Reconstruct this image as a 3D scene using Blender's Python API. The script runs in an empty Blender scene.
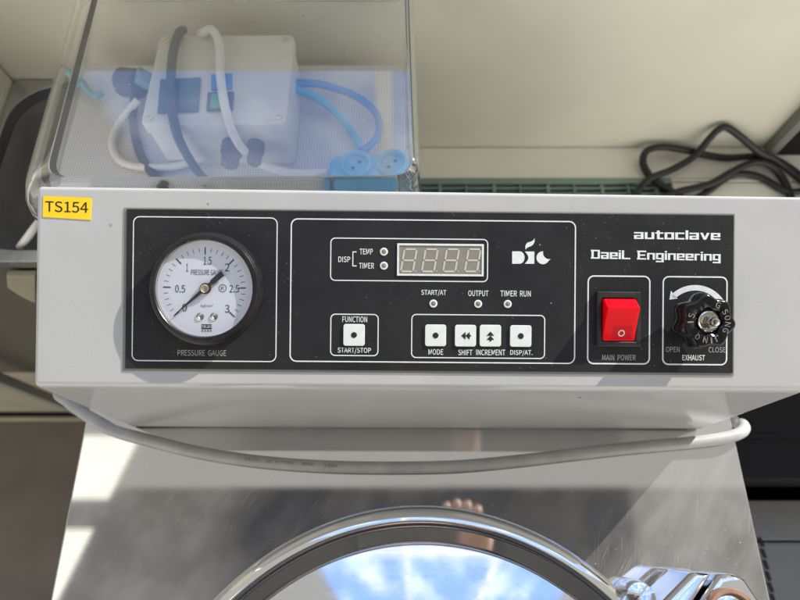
import bpy, bmesh, math, random
from mathutils import Vector, Matrix
random.seed(7)
S = bpy.context.scene
COL = S.collection

# ------------------------------------------------------------------ camera
F = 560.0
TILT = math.radians(23.0)
CT, ST = math.cos(TILT), math.sin(TILT)
CAM = Vector((0, 0, .4407))
cd = bpy.data.cameras.new('camera')
cd.sensor_width = 36.0
cd.lens = 36.0 * F / 800.0
cd.clip_start = .01
cd.clip_end = 60
cd.dof.use_dof = True
cd.dof.focus_distance = .325
cd.dof.aperture_fstop = 7.5
co = bpy.data.objects.new('camera', cd)
COL.objects.link(co)
co.location = CAM
co.rotation_euler = (TILT, 0, 0)
S.camera = co

# ------------------------------------------------------------------ colour management
S.view_settings.view_transform = 'Standard'
S.view_settings.look = 'None'
S.view_settings.exposure = 0.30
S.view_settings.gamma = 1.0

# ------------------------------------------------------------------ room light (the room and window all round)
W = bpy.data.worlds.new('World')
S.world = W
W.use_nodes = True
wt = W.node_tree
wt.nodes.clear()
wout = wt.nodes.new('ShaderNodeOutputWorld')
wbg = wt.nodes.new('ShaderNodeBackground')
wt.links.new(wbg.outputs[0], wout.inputs[0])
wtc = wt.nodes.new('ShaderNodeTexCoord')
wsp = wt.nodes.new('ShaderNodeSeparateXYZ')
wt.links.new(wtc.outputs['Generated'], wsp.inputs[0])

def wm(op, a, b=None, c=None):
    n = wt.nodes.new('ShaderNodeMath')
    n.operation = op
    for i, v in enumerate((a, b, c)):
        if v is None:
            continue
        if isinstance(v, (int, float)):
            n.inputs[i].default_value = v
        else:
            wt.links.new(v, n.inputs[i])
    return n.outputs[0]

def wstep(v, e, soft):
    n = wt.nodes.new('ShaderNodeMapRange')
    n.interpolation_type = 'SMOOTHSTEP'
    wt.links.new(v, n.inputs[0])
    n.inputs[1].default_value = e - soft
    n.inputs[2].default_value = e + soft
    return n.outputs[0]

def wband(v, lo, hi, soft):
    return wm('SUBTRACT', wstep(v, lo, soft), wstep(v, hi, soft))

def wmix(f, a, b):
    n = wt.nodes.new('ShaderNodeMix')
    n.data_type = 'RGBA'
    wt.links.new(f, n.inputs[0])
    for s, v in ((6, a), (7, b)):
        if isinstance(v, tuple):
            n.inputs[s].default_value = (*v, 1)
        else:
            wt.links.new(v, n.inputs[s])
    return n.outputs[2]

X, Y, Z = wsp.outputs
zp = wm('MAXIMUM', Z, .02)
yp = wm('MAXIMUM', Y, .02)
cu = wm('DIVIDE', X, zp)
cw = wm('DIVIDE', Y, zp)
el = wm('DIVIDE', Z, yp)
az = wm('DIVIDE', X, yp)
above = wstep(Z, .03, .02)
front = wstep(Y, .03, .02)
# dim floor half, warm ceiling half
col = wmix(wstep(Z, .0, .25), (.40, .38, .34), (.50, .49, .46))
# the lit room behind the photographer
back = wm('MULTIPLY', wstep(wm('MULTIPLY', Y, -1.0), .35, .2), wband(Z, -.35, .75, .15))
col = wmix(back, col, (1.95, 1.88, 1.7))
tm = wt.nodes.new('ShaderNodeTexNoise')
tm.inputs['Scale'].default_value = 6.0
tm.inputs['Detail'].default_value = 5.0
tm.inputs['Roughness'].default_value = .65
wt.links.new(wtc.outputs['Generated'], tm.inputs['Vector'])
mott = wmix(wstep(tm.outputs[0], .5, .14), (.19, .18, .165), (.36, .345, .32))
dim = wm('MULTIPLY', wband(cw, -1.6, .078, .006), wband(cu, -1.2, 1.2, .2))
col = wmix(wm('MULTIPLY', dim, above), col, mott)
# the wide ceiling coffer straight overhead with the photographer under it
dk = wm('MULTIPLY', wm('SUBTRACT', wstep(cu, -.30, .09), wstep(cu, .39, .012)), wband(cw, -1.2, .078, .006))
dkc = wmix(wstep(tm.outputs[0], .5, .12), (.045, .046, .055), (.10, .095, .088))
col = wmix(dk, col, dkc)
# big window in front: pale blue sky with cloud, two mullions
tn = wt.nodes.new('ShaderNodeTexNoise')
tn.inputs['Scale'].default_value = 8.0
tn.inputs['Detail'].default_value = 4.0
wt.links.new(wtc.outputs['Generated'], tn.inputs['Vector'])
sky = wmix(wstep(tn.outputs[0], .56, .14), (.42, .70, 1.45), (1.25, 1.45, 1.9))
mull = wm('ADD', wband(az, -.06, -.02, .006), wband(az, .62, .68, .006))
mull = wm('ADD', mull, wm('ADD', wband(el, 1.52, 1.60, .01), wband(el, 2.7, 2.84, .02)))
sky = wmix(wm('MINIMUM', mull, 1.0), sky, (1.3, 1.3, 1.25))
win = wm('MULTIPLY', wm('MULTIPLY', wband(el, .55, 4.6, .02), front), wband(az, -.74, 1.5, .03))
win = wm('MULTIPLY', win, above)
col = wmix(win, col, sky)
# strip lights in the ceiling to the left
cs = wm('SUBTRACT', cu, wm('MULTIPLY', cw, .33))
l1 = wm('MULTIPLY', wband(cs, -.64, -.511, .004), wband(cw, .06, .165, .006))
l2 = wm('MULTIPLY', wband(cs, -.64, -.511, .004), wband(cw, -.11, .013, .006))
lamp = wm('MULTIPLY', wm('ADD', l1, l2), above)
col = wmix(lamp, col, (1.7, 1.62, 1.45))
wt.links.new(col, wbg.inputs[0])
wbg.inputs[1].default_value = 1.0

# ------------------------------------------------------------------ the sunbeam: one far, tiny, warm lamp through the window
sd = bpy.data.lights.new('sunbeam', 'SPOT')
SUNV = Vector((.655, .575, .475)).normalized()
SDIST = 7.0
sd.energy = 6.2 * 4 * math.pi * SDIST ** 2
sd.shadow_soft_size = .028
sd.color = (1.0, .955, .87)
sd.spot_size = math.radians(30)
sd.spot_blend = .1
so = bpy.data.objects.new('sunbeam', sd)
COL.objects.link(so)
so.location = Vector((0, .1, .05)) + SUNV * SDIST
so.rotation_euler = SUNV.to_track_quat('Z', 'Y').to_euler()

# ------------------------------------------------------------------ photo pixel -> place
def ray(px, py):
    v = (300 - py) / F
    return Vector(((px - 400) / F, v * CT + ST, v * ST - CT))
def on_z(px, py, z):
    r = ray(px, py)
    return CAM + r * ((z - CAM.z) / r.z)
def on_y(px, py, y):
    r = ray(px, py)
    return CAM + r * (y / r.y)
def c2w(v):      # camera axes (right, up, forward) -> world
    return Vector((v[0], v[1] * CT + v[2] * ST, v[1] * ST - v[2] * CT))
PO = CAM + c2w((.01766, .00496, .32))
PX = c2w((.99993, -.00882, .00757)).normalized()
PY = c2w((.00878, .99995, .00438)).normalized()
PN = PX.cross(PY).normalized()
PY = PN.cross(PX)
def P(px, py, h=0.0):   # where on the panel (height h over it) a feature lies: local (u, v)
    r = ray(px, py)
    o = PO + PN * h
    t = (o - CAM).dot(PN) / r.dot(PN)
    q = CAM + r * t - o
    return q.dot(PX), q.dot(PY)
def L(u, v, h=0.0):     # panel-local -> world
    return PO + PX * u + PY * v + PN * h
MM = .001
PXM = .32 / F           # one photo pixel on the panel, metres

# ------------------------------------------------------------------ materials
def mat(name, base=(.5, .5, .5), rough=.5, metal=0.0, spec=.5, coat=0.0):
    m = bpy.data.materials.new(name)
    m.use_nodes = True
    b = m.node_tree.nodes['Principled BSDF']
    b.inputs['Base Color'].default_value = (*base, 1)
    b.inputs['Roughness'].default_value = rough
    b.inputs['Metallic'].default_value = metal
    b.inputs['Specular IOR Level'].default_value = spec
    b.inputs['Coat Weight'].default_value = coat
    return m
def nd(m, t, **kw):
    n = m.node_tree.nodes.new(t)
    for k, v in kw.items():
        if k in n.inputs:
            n.inputs[k].default_value = v
        else:
            setattr(n, k, v)
    return n
def lk(m, a, b):
    m.node_tree.links.new(a, b)
def bsdf(m):
    return m.node_tree.nodes['Principled BSDF']
def coords(m, scale=(1, 1, 1), rot=(0, 0, 0)):
    tc = nd(m, 'ShaderNodeTexCoord')
    mp = nd(m, 'ShaderNodeMapping')
    mp.inputs['Scale'].default_value = scale
    if any(rot):
        mr = nd(m, 'ShaderNodeMapping')
        mr.inputs['Rotation'].default_value = rot
        lk(m, tc.outputs['Object'], mr.inputs[0])
        lk(m, mr.outputs[0], mp.inputs[0])
    else:
        lk(m, tc.outputs['Object'], mp.inputs[0])
    return mp.outputs[0]
def noise(m, vec, scale, detail=3, rough=.5):
    n = nd(m, 'ShaderNodeTexNoise', Scale=scale, Detail=detail, Roughness=rough)
    lk(m, vec, n.inputs['Vector'])
    return n.outputs[0]
def ramp(m, val, lo, hi, a=0.0, b=1.0):
    n = nd(m, 'ShaderNodeMapRange')
    lk(m, val, n.inputs[0])
    for i, v in enumerate((lo, hi, a, b)):
        n.inputs[i + 1].default_value = v
    return n.outputs[0]
def mul(m, a, b, op='MULTIPLY'):
    n = nd(m, 'ShaderNodeMath', operation=op)
    for i, v in enumerate((a, b)):
        if isinstance(v, (int, float)):
            n.inputs[i].default_value = v
        else:
            lk(m, v, n.inputs[i])
    return n.outputs[0]
def cmix(m, f, a, b):
    n = nd(m, 'ShaderNodeMix', data_type='RGBA')
    if isinstance(f, (int, float)):
        n.inputs[0].default_value = f
    else:
        lk(m, f, n.inputs[0])
    for s, v in ((6, a), (7, b)):
        if isinstance(v, tuple):
            n.inputs[s].default_value = (*v, 1)
        else:
            lk(m, v, n.inputs[s])
    return n.outputs[2]
def bump(m, h, strength, dist):
    n = nd(m, 'ShaderNodeBump', Strength=strength, Distance=dist)
    lk(m, h, n.inputs['Height'])
    lk(m, n.outputs[0], bsdf(m).inputs['Normal'])
def specks(m, vec, scale, size, keep):   # sparse small dots: dust
    v = nd(m, 'ShaderNodeTexVoronoi', Scale=scale)
    lk(m, vec, v.inputs['Vector'])
    d = ramp(m, v.outputs['Distance'], size, size * .55)
    s = nd(m, 'ShaderNodeSeparateColor')
    lk(m, v.outputs['Color'], s.inputs[0])
    k = ramp(m, s.outputs[0], keep, keep + .02)
    return mul(m, d, k)
def scratches(m, rot, sx, sy, lo):
    vec = coords(m, (sx, sy, sy), rot)
    n = noise(m, vec, 1.0, 1, .3)
    return ramp(m, n, lo, lo + .05)
def weathered(name, base, rough, var=.12, scale=30, spec=.5, bumps=.0, metal=0.0):
    m = mat(name, base, rough, metal, spec)
    c = coords(m)
    n = noise(m, c, scale, 5, .6)
    lo = tuple(x * (1 - var) for x in base)
    hi = tuple(min(1, x * (1 + var)) for x in base)
    lk(m, cmix(m, ramp(m, n, .3, .7), lo, hi), bsdf(m).inputs['Base Color'])
    lk(m, ramp(m, n, .3, .7, rough * .85, min(1, rough * 1.2)), bsdf(m).inputs['Roughness'])
    if bumps:
        bump(m, noise(m, c, scale * 8, 3), bumps, .0005)
    return m

M = {}
# cream powder coat with orange peel and a few dark chips
m = M['cream'] = mat('cream_powder_coat', (.44, .44, .435), .11, 0, .65)
c = coords(m)
n1 = noise(m, c, 22, 4, .6)
chip = specks(m, c, 55, .07, .93)
base = cmix(m, ramp(m, n1, .3, .7), (.425, .428, .425), (.46, .463, .46))
lk(m, cmix(m, chip, base, (.10, .08, .06)), bsdf(m).inputs['Base Color'])
bump(m, noise(m, c, 620, 2, .5), .11, .0004)
# black faceplate with dust
m = M['black_panel'] = mat('black_anodised_panel', (.014, .014, .016), .34, 0, .22)
c = coords(m)
d1 = specks(m, c, 420, .11, .93)
d2 = specks(m, c, 150, .075, .90)
sc = mul(m, scratches(m, (0, 0, .7), 40, 1500, .70), ramp(m, noise(m, c, 25, 2), .5, .62))
dust = mul(m, mul(m, d1, d2, 'MAXIMUM'), .55)
dust = mul(m, dust, mul(m, sc, .12), 'MAXIMUM')
haze = ramp(m, noise(m, c, 18, 4, .65), .35, .75, .0, .020)
dust = mul(m, dust, haze, 'MAXIMUM')
lk(m, cmix(m, dust, (.019, .019, .021), (.55, .55, .55)), bsdf(m).inputs['Base Color'])
lk(m, ramp(m, noise(m, c, 40, 4, .6), .3, .7, .28, .42), bsdf(m).inputs['Roughness'])
bump(m, noise(m, c, 2500, 1), .06, .0002)
M['print'] = weathered('white_print', (.66, .70, .69), .5, .08, 400)
M['print_dim'] = weathered('grey_print', (.36, .37, .37), .5, .1, 400)
# stainless sheet with dust haze, fine grain, scratches
m = M['steel'] = mat('brushed_stainless', (.60, .60, .595), .10, 1.0)
c = coords(m)
grain = noise(m, coords(m, (3, 900, 900)), 1.0, 3, .6)
patch = noise(m, c, 12, 5, .65)
lk(m, mul(m, ramp(m, grain, .3, .7, .015, .03), ramp(m, patch, .3, .75, .0, .022), 'ADD'), bsdf(m).inputs['Roughness'])
zone = ramp(m, noise(m, c, 7, 3, .6), .44, .58)
s1 = mul(m, mul(m, scratches(m, (0, 0, -.98), 34, 2000, .685), zone), .60)
s2 = mul(m, mul(m, scratches(m, (0, 0, .35), 16, 2600, .72), ramp(m, noise(m, c, 11, 2), .50, .62)), .35)
s5 = mul(m, mul(m, scratches(m, (0, 0, -1.35), 24, 2200, .70), ramp(m, noise(m, c, 15, 2), .48, .58)), .50)
s6 = mul(m, scratches(m, (0, 0, .02), 7, 2600, .70), .16)
s1 = mul(m, mul(m, s1, s5, 'MAXIMUM'), s6, 'MAXIMUM')
s3 = specks(m, c, 130, .07, .88)
s4 = specks(m, c, 380, .12, .90)
scr = mul(m, mul(m, s1, s2, 'MAXIMUM'), mul(m, s3, s4, 'MAXIMUM'), 'MAXIMUM')
smear = noise(m, coords(m, (9, 60, 60), (0, 0, -.9)), 1.0, 5, .7)
hz = mul(m, ramp(m, patch, .3, .75, .03, .12), ramp(m, smear, .35, .7, .0, .11), 'ADD')
fac = mul(m, mul(m, scr, .75), hz, 'MAXIMUM')
dif = nd(m, 'ShaderNodeBsdfDiffuse')
dif.inputs[0].default_value = (.60, .59, .57, 1)
mx = nd(m, 'ShaderNodeMixShader')
lk(m, fac, mx.inputs[0])
lk(m, bsdf(m).outputs[0], mx.inputs[1])
lk(m, dif.outputs[0], mx.inputs[2])
lk(m, mx.outputs[0], m.node_tree.nodes['Material Output'].inputs[0])
bump(m, grain, .006, .0002)
# polished lid
m = M['chrome'] = mat('polished_steel', (.72, .72, .71), .04, 1.0)
c = coords(m)
lk(m, ramp(m, noise(m, c, 30, 5, .7), .35, .75, .02, .09), bsdf(m).inputs['Roughness'])
bump(m, noise(m, c, 14, 2), .02, .002)
m = M['dome'] = mat('polished_dome_steel', (.70, .71, .72), .06, 1.0)
c = coords(m)
lk(m, ramp(m, noise(m, coords(m, (6, 300, 300)), 1, 4, .7), .3, .75, .03, .14), bsdf(m).inputs['Roughness'])
bump(m, noise(m, c, 22, 3), .05, .002)
sm = mul(m, ramp(m, noise(m, c, 26, 5, .7), .42, .72, .02, .30), ramp(m, noise(m, coords(m, (12, 120, 120), (0, 0, .5)), 1, 4, .7), .4, .7, .2, 1.0))
dif = nd(m, 'ShaderNodeBsdfDiffuse'); dif.inputs[0].default_value = (.42, .43, .45, 1)
mx = nd(m, 'ShaderNodeMixShader')
lk(m, sm, mx.inputs[0]); lk(m, bsdf(m).outputs[0], mx.inputs[1]); lk(m, dif.outputs[0], mx.inputs[2])
lk(m, mx.outputs[0], m.node_tree.nodes['Material Output'].inputs[0])
M['latch_chrome'] = mat('chrome_plate', (.75, .75, .76), .07, 1.0)
bump(M['latch_chrome'], noise(M['latch_chrome'], coords(M['latch_chrome']), 90, 3), .1, .001)
M['copper'] = weathered('worn_copper_washer', (.55, .33, .24), .35, .2, 60, metal=.8)
M['yellow'] = weathered('yellow_label_tape', (.93, .60, .015), .38, .05, 60)
M['black_ink'] = mat('black_ink', (.012, .012, .014), .5)
M['faint_ink'] = mat('faded_ink', (.13, .13, .14), .6)
M['black_plastic'] = weathered('black_plastic', (.02, .02, .021), .38, .2, 120, bumps=.1)
M['bezel_black'] = weathered('worn_black_bezel', (.014, .014, .015), .30, .3, 200, bumps=.12)
m = M['dial'] = weathered('white_dial', (.64, .67, .74), .5, .02, 60)
M['needle'] = mat('black_needle', (.010, .010, .011), .45)
M['brass'] = mat('pale_brass', (.62, .56, .42), .3, .9)
M['nickel'] = mat('nickel', (.66, .63, .57), .16, 1.0)
M['key'] = weathered('white_membrane_key', (.66, .70, .68), .42, .05, 300)
M['lcd'] = weathered('grey_display_window', (.225, .22, .20), .35, .05, 300)
M['segment'] = mat('unlit_segment', (.50, .47, .36), .5)
M['led_brown'] = mat('brown_lens', (.22, .17, .11), .25)
M['led_green'] = mat('green_lens', (.17, .23, .13), .25)
m = M['red'] = mat('red_translucent_plastic', (.82, .002, .010), .22, 0, .10)
bsdf(m).inputs['Subsurface Weight'].default_value = .3
bsdf(m).inputs['Subsurface Radius'].default_value = (.01, .001, .001)
bsdf(m).inputs['Subsurface Scale'].default_value = .5
m = M['dark_red'] = mat('dark_red_window', (.58, .002, .010), .22, 0, .1)
m = M['knob_black'] = weathered('black_bakelite', (.008, .008, .009), .16, .3, 200, spec=.35)
M['emboss'] = weathered('worn_emboss', (.42, .41, .39), .32, .5, 700, metal=.6)
# cable sheath
m = M['grey_sheath'] = weathered('grey_cable_sheath', (.38, .375, .375), .45, .12, 60)
m = M['cord_black'] = weathered('black_rubber_cord', (.018, .018, .019), .5, .2, 60)
M['white_sheath'] = weathered('white_cable_sheath', (.72, .71, .67), .4, .06, 60)
M['dark_sheath'] = weathered('dark_blue_grey_sheath', (.05, .075, .10), .4, .1, 60)
M['blue_sheath'] = weathered('blue_cable_sheath', (.02, .22, .62), .4, .1, 60)
M['light_blue'] = weathered('light_blue_plastic', (.06, .42, .72), .42, .1, 60)
M['pale_blue'] = weathered('pale_blue_tube', (.22, .50, .62), .42, .1, 60)
M['teal'] = weathered('teal_plastic', (.16, .33, .38), .45, .1, 60)
M['navy'] = weathered('navy_plastic', (.02, .03, .09), .4, .1, 60)
M['enclosure'] = weathered('pale_grey_abs', (.66, .65, .61), .42, .04, 60, bumps=.05)
M['dark_screen'] = weathered('dark_blue_screen', (.02, .10, .17), .15, .25, 40)
M['green_key'] = weathered('green_rocker', (.01, .33, .17), .25, .2, 60)
# clear acrylic: a thin sheet with Fresnel reflection and a little dust
def clear(name, tint, dustv, f0=.045):
    m = bpy.data.materials.new(name)
    m.use_nodes = True
    nt = m.node_tree
    nt.nodes.remove(nt.nodes['Principled BSDF'])
    out = nt.nodes['Material Output']
    tr = nd(m, 'ShaderNodeBsdfTransparent')
    tr.inputs[0].default_value = (*tint, 1)
    gl = nd(m, 'ShaderNodeBsdfGlossy', Roughness=.015)
    lw = nd(m, 'ShaderNodeLayerWeight', Blend=.5)
    fz = ramp(m, mul(m, lw.outputs['Facing'], 5.0, 'POWER'), 0, 1, f0, 1.0)
    mx = nd(m, 'ShaderNodeMixShader')
    lk(m, fz, mx.inputs[0]); lk(m, tr.outputs[0], mx.inputs[1]); lk(m, gl.outputs[0], mx.inputs[2])
    df = nd(m, 'ShaderNodeBsdfDiffuse')
    df.inputs[0].default_value = (.75, .76, .78, 1)
    c = coords(m)
    f = ramp(m, noise(m, c, 16, 5, .65), .3, .75, dustv * .6, dustv * 1.6)
    sp = mul(m, specks(m, c, 110, .10, .9), .35)
    m2 = nd(m, 'ShaderNodeMixShader')
    lk(m, mul(m, f, sp, 'MAXIMUM'), m2.inputs[0])
    lk(m, mx.outputs[0], m2.inputs[1]); lk(m, df.outputs[0], m2.inputs[2])
    lk(m, m2.outputs[0], out.inputs[0])
    return m
M['acrylic'] = clear('clear_acrylic', (.965, .97, .975), .022, .14)
M['acrylic_side'] = clear('clear_acrylic_edge', (.965, .97, .975), .03, .04)
m = M['thick_acrylic'] = mat('thick_clear_acrylic', (.93, .95, .96), .03)
bsdf(m).inputs['Transmission Weight'].default_value = 1.0
bsdf(m).inputs['IOR'].default_value = 1.49
M['gauge_glass'] = clear('gauge_glass', (.97, .97, .98), .012)
# perforated white board: small dots in rows
m = M['perforated'] = mat('perforated_white_board', (.6, .6, .6), .5)
c = coords(m, (1, 1, 0))
v = nd(m, 'ShaderNodeTexVoronoi', Scale=420.0)
v.inputs['Randomness'].default_value = 0.0
v.voronoi_dimensions = '2D'
lk(m, c, v.inputs['Vector'])
hole = ramp(m, v.outputs['Distance'], .34, .24)
lk(m, cmix(m, hole, (.74, .74, .76), (.34, .34, .37)), bsdf(m).inputs['Base Color'])
# setting
M['wall'] = weathered('beige_painted_wall', (.74, .725, .62), .6, .05, 6, bumps=.15)
M['sill'] = weathered('beige_unit_top', (.90, .885, .79), .45, .05, 8)
M['grille'] = weathered('green_grille', (.23, .33, .285), .45, .1, 60)
M['hole'] = mat('dark_opening', (.012, .013, .013), .8)
M['dark_steel'] = weathered('dull_stainless_basin', (.42, .42, .43), .34, .2, 14, metal=.5)
M['rim_steel'] = weathered('stainless_rim', (.55, .56, .58), .28, .1, 20, metal=1.0)
M['cabinet'] = weathered('beige_cabinet', (.30, .275, .20), .5, .1, 12)
M['cabinet_shaded'] = weathered('shaded_cabinet_panel', (.085, .078, .058), .55, .1, 12)  # cabinet front darkened: shade under the basin put into the colour
M['floor'] = weathered('brown_grey_floor', (.175, .15, .128), .6, .16, 14, bumps=.1)
M['black_case'] = weathered('black_case', (.006, .006, .0065), .6, .2, 20, spec=.2)
M['grey_edge'] = weathered('grey_edge_strip', (.20, .20, .185), .45, .1, 20)
M['grey_case'] = weathered('grey_painted_case', (.19, .19, .186), .5, .08, 14)
M['skin'] = weathered('skin', (.80, .54, .45), .5, .1, 90)
M['jacket'] = weathered('dark_jacket', (.02, .022, .03), .8, .2, 40)
M['hair'] = mat('dark_hair', (.012, .010, .009), .5)
M['phone'] = weathered('grey_phone', (.26, .26, .27), .35, .1, 60)
M['body_steel'] = weathered('satin_stainless', (.55, .55, .54), .3, .1, 20, metal=1.0)

# ------------------------------------------------------------------ mesh helpers
class MB:
    def __init__(s):
        s.v = []; s.f = []; s.mi = []; s.cur = 0
    def add(s, vs, fs):
        o = len(s.v)
        s.v += [tuple(v) for v in vs]
        for f in fs:
            s.f.append(tuple(i + o for i in f)); s.mi.append(s.cur)
        return s
    def prism(s, pts, a, b, T):       # outline (u,v) from height a to b
        n = len(pts)
        area = sum(pts[i][0] * pts[(i + 1) % n][1] - pts[(i + 1) % n][0] * pts[i][1] for i in range(n))
        if area < 0:
            pts = pts[::-1]
        vs = [T(u, v, a) for u, v in pts] + [T(u, v, b) for u, v in pts]
        fs = [tuple(range(n - 1, -1, -1)), tuple(range(n, 2 * n))]
        fs += [(i, (i + 1) % n, n + (i + 1) % n, n + i) for i in range(n)]
        return s.add(vs, fs)
    def flat(s, pts, h, T):
        n = len(pts)
        area = sum(pts[i][0] * pts[(i + 1) % n][1] - pts[(i + 1) % n][0] * pts[i][1] for i in range(n))
        if area < 0:
            pts = pts[::-1]
        return s.add([T(u, v, h) for u, v in pts], [tuple(range(n))])
    def ring(s, outer, inner, a, b, T):
        n = len(outer)
        vs = [T(u, v, b) for u, v in outer] + [T(u, v, b) for u, v in inner]
        fs = [(i, (i + 1) % n, n + (i + 1) % n, n + i) for i in range(n)]
        if b > a:
            vs += [T(u, v, a) for u, v in outer] + [T(u, v, a) for u, v in inner]
            for i in range(n):
                j = (i + 1) % n
                fs += [(2 * n + i, 2 * n + j, j, i), (n + i, n + j, 3 * n + j, 3 * n + i)]
        return s.add(vs, fs)
    def lathe(s, prof, T, c=(0, 0), n=48, cap0=False, cap1=True, rfun=None):
        vs = []
        for r, h in prof:
            for k in range(n):
                a = 2 * math.pi * k / n
                q = r * (rfun(a, h) if rfun else 1)
                vs.append(T(c[0] + q * math.cos(a), c[1] + q * math.sin(a), h))
        fs = []
        for j in range(len(prof) - 1):
            for k in range(n):
                k2 = (k + 1) % n
                fs.append((j * n + k, j * n + k2, (j + 1) * n + k2, (j + 1) * n + k))
        if cap1:
            fs.append(tuple((len(prof) - 1) * n + k for k in range(n)))
        if cap0:
            fs.append(tuple(n - 1 - k for k in range(n)))
        return s.add(vs, fs)
    def tube(s, pts, r, n=12, sub=8, cap=True):
        pts = [Vector(p) for p in pts]
        ps = []
        for i in range(len(pts) - 1):
            p0 = pts[max(i - 1, 0)]; p1 = pts[i]; p2 = pts[i + 1]; p3 = pts[min(i + 2, len(pts) - 1)]
            for k in range(sub):
                t = k / sub
                ps.append(.5 * ((2 * p1) + (p2 - p0) * t + (2 * p0 - 5 * p1 + 4 * p2 - p3) * t * t + (3 * p1 - p0 - 3 * p2 + p3) * t ** 3))
        ps.append(pts[-1])
        up = Vector((0, 0, 1))
        vs = []
        nrm = None
        for i, p in enumerate(ps):
            d = (ps[min(i + 1, len(ps) - 1)] - ps[max(i - 1, 0)]).normalized()
            if nrm is None:
                nrm = d.orthogonal().normalized()
            nrm = (nrm - d * nrm.dot(d)).normalized()
            b = d.cross(nrm)
            for k in range(n):
                a = 2 * math.pi * k / n
                vs.append(p + (nrm * math.cos(a) + b * math.sin(a)) * r)
        fs = []
        for i in range(len(ps) - 1):
            for k in range(n):
                k2 = (k + 1) % n
                fs.append((i * n + k, i * n + k2, (i + 1) * n + k2, (i + 1) * n + k))
        if cap:
            fs.append(tuple(n - 1 - k for k in range(n)))
            fs.append(tuple((len(ps) - 1) * n + k for k in range(n)))
        return s.add(vs, fs)
    def box(s, a, b, T=None):
        T = T or (lambda x, y, z: Vector((x, y, z)))
        (x0, y0, z0), (x1, y1, z1) = a, b
        return s.prism([(x0, y0), (x1, y0), (x1, y1), (x0, y1)], z0, z1, T)
    def hexa(s, v8):                  # bottom ccw 4, top ccw 4
        return s.add(v8, [(3, 2, 1, 0), (4, 5, 6, 7), (0, 1, 5, 4), (1, 2, 6, 5), (2, 3, 7, 6), (3, 0, 4, 7)])
    def build(s, name, m, parent=None, bev=0.0, seg=2, smooth=35, tri=False):
        me = bpy.data.meshes.new(name)
        off = parent_world(parent) if parent is not None else (s.origin if hasattr(s, 'origin') else Vector((0, 0, 0)))
        me.from_pydata([Vector(v) - off for v in s.v], [], s.f)
        ms = m if isinstance(m, (list, tuple)) else [m]
        for q in ms:
            me.materials.append(q)
        if len(ms) > 1:
            for p, i in zip(me.polygons, s.mi):
                p.material_index = i
        bm = bmesh.new()
        bm.from_mesh(me)
        bmesh.ops.recalc_face_normals(bm, faces=bm.faces) if not tri else None
        if bev:
            es = [e for e in bm.edges if len(e.link_faces) == 2 and e.calc_face_angle(0) > math.radians(38)]
            bmesh.ops.bevel(bm, geom=es, offset=bev, offset_type='OFFSET', segments=seg, profile=.5, affect='EDGES', clamp_overlap=True)
        bm.to_mesh(me)
        bm.free()
        for p in me.polygons:
            p.use_smooth = True
        me.set_sharp_from_angle(angle=math.radians(smooth))
        o = bpy.data.objects.new(name, me)
        COL.objects.link(o)
        if bev:
            wn = o.modifiers.new('face normals', 'WEIGHTED_NORMAL')
            wn.keep_sharp = True
            wn.weight = 100
        if parent is not None:
            o.parent = parent
        else:
            o.location = off
        return o
def parent_world(p):
    v = Vector(p.location)
    while p.parent is not None:
        p = p.parent
        v = v + Vector(p.location)
    return v
def thing(name, label, cat, loc=(0, 0, 0), group=None):
    o = bpy.data.objects.new(name, None)
    o.empty_display_size = .05
    COL.objects.link(o)
    o.location = loc
    return tag(o, label, cat, group)
def tag(o, label, cat, group=None):
    o['label'] = label; o['category'] = cat
    if group:
        o['group'] = group
    return o
def struct(o):
    o['kind'] = 'structure'
    return o
def rrect(x0, y0, x1, y1, r, n=6):
    out = []
    for cx, cy, a0 in ((x1 - r, y1 - r, 0), (x0 + r, y1 - r, 90), (x0 + r, y0 + r, 180), (x1 - r, y0 + r, 270)):
        for k in range(n + 1):
            a = math.radians(a0 + 90 * k / n)
            out.append((cx + r * math.cos(a), cy + r * math.sin(a)))
    return out
def circ(cx, cy, r, n=32):
    return [(cx + r * math.cos(2 * math.pi * k / n), cy + r * math.sin(2 * math.pi * k / n)) for k in range(n)]
# writing: built-in font turned into flat mesh, fitted into a box (u0,v0,u1,v1)
_tc = {}
try:
    import os
    FONT = bpy.data.fonts.load(os.path.join(bpy.utils.system_resource('DATAFILES'), 'fonts', 'Noto Sans CJK Regular.woff2'))
except Exception:
    FONT = None
def text_shape(s, bold=0.0):
    if (s, bold) not in _tc:
        cu_ = bpy.data.curves.new('t', 'FONT')
        cu_.body = s
        cu_.resolution_u = 4
        if FONT:
            cu_.font = FONT
        cu_.offset = bold
        ob = bpy.data.objects.new('t', cu_)
        COL.objects.link(ob)
        dg = bpy.context.evaluated_depsgraph_get()
        dg.update()
        me = bpy.data.meshes.new_from_object(ob.evaluated_get(dg))
        vs = [(v.co.x, v.co.y) for v in me.vertices]
        fs = [tuple(p.vertices) for p in me.polygons]
        bpy.data.objects.remove(ob); bpy.data.curves.remove(cu_); bpy.data.meshes.remove(me)
        _tc[(s, bold)] = (vs, fs)
    return _tc[(s, bold)]
def write(mb, s, box, h, T, bold=0.0, rot=0.0):
    vs, fs = text_shape(s, bold)
    x0 = min(v[0] for v in vs); x1 = max(v[0] for v in vs)
    y0 = min(v[1] for v in vs); y1 = max(v[1] for v in vs)
    u0, v0, u1, v1 = box
    cx, cy = (u0 + u1) / 2, (v0 + v1) / 2
    out = []
    for x, y in vs:
        u = u0 + (x - x0) / (x1 - x0) * (u1 - u0)
        v = v0 + (y - y0) / (y1 - y0) * (v1 - v0)
        if rot:
            du, dv = u - cx, v - cy
            u = cx + du * math.cos(rot) - dv * math.sin(rot)
            v = cy + du * math.sin(rot) + dv * math.cos(rot)
        out.append(T(u, v, h))
    mb.add(out, fs)
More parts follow.
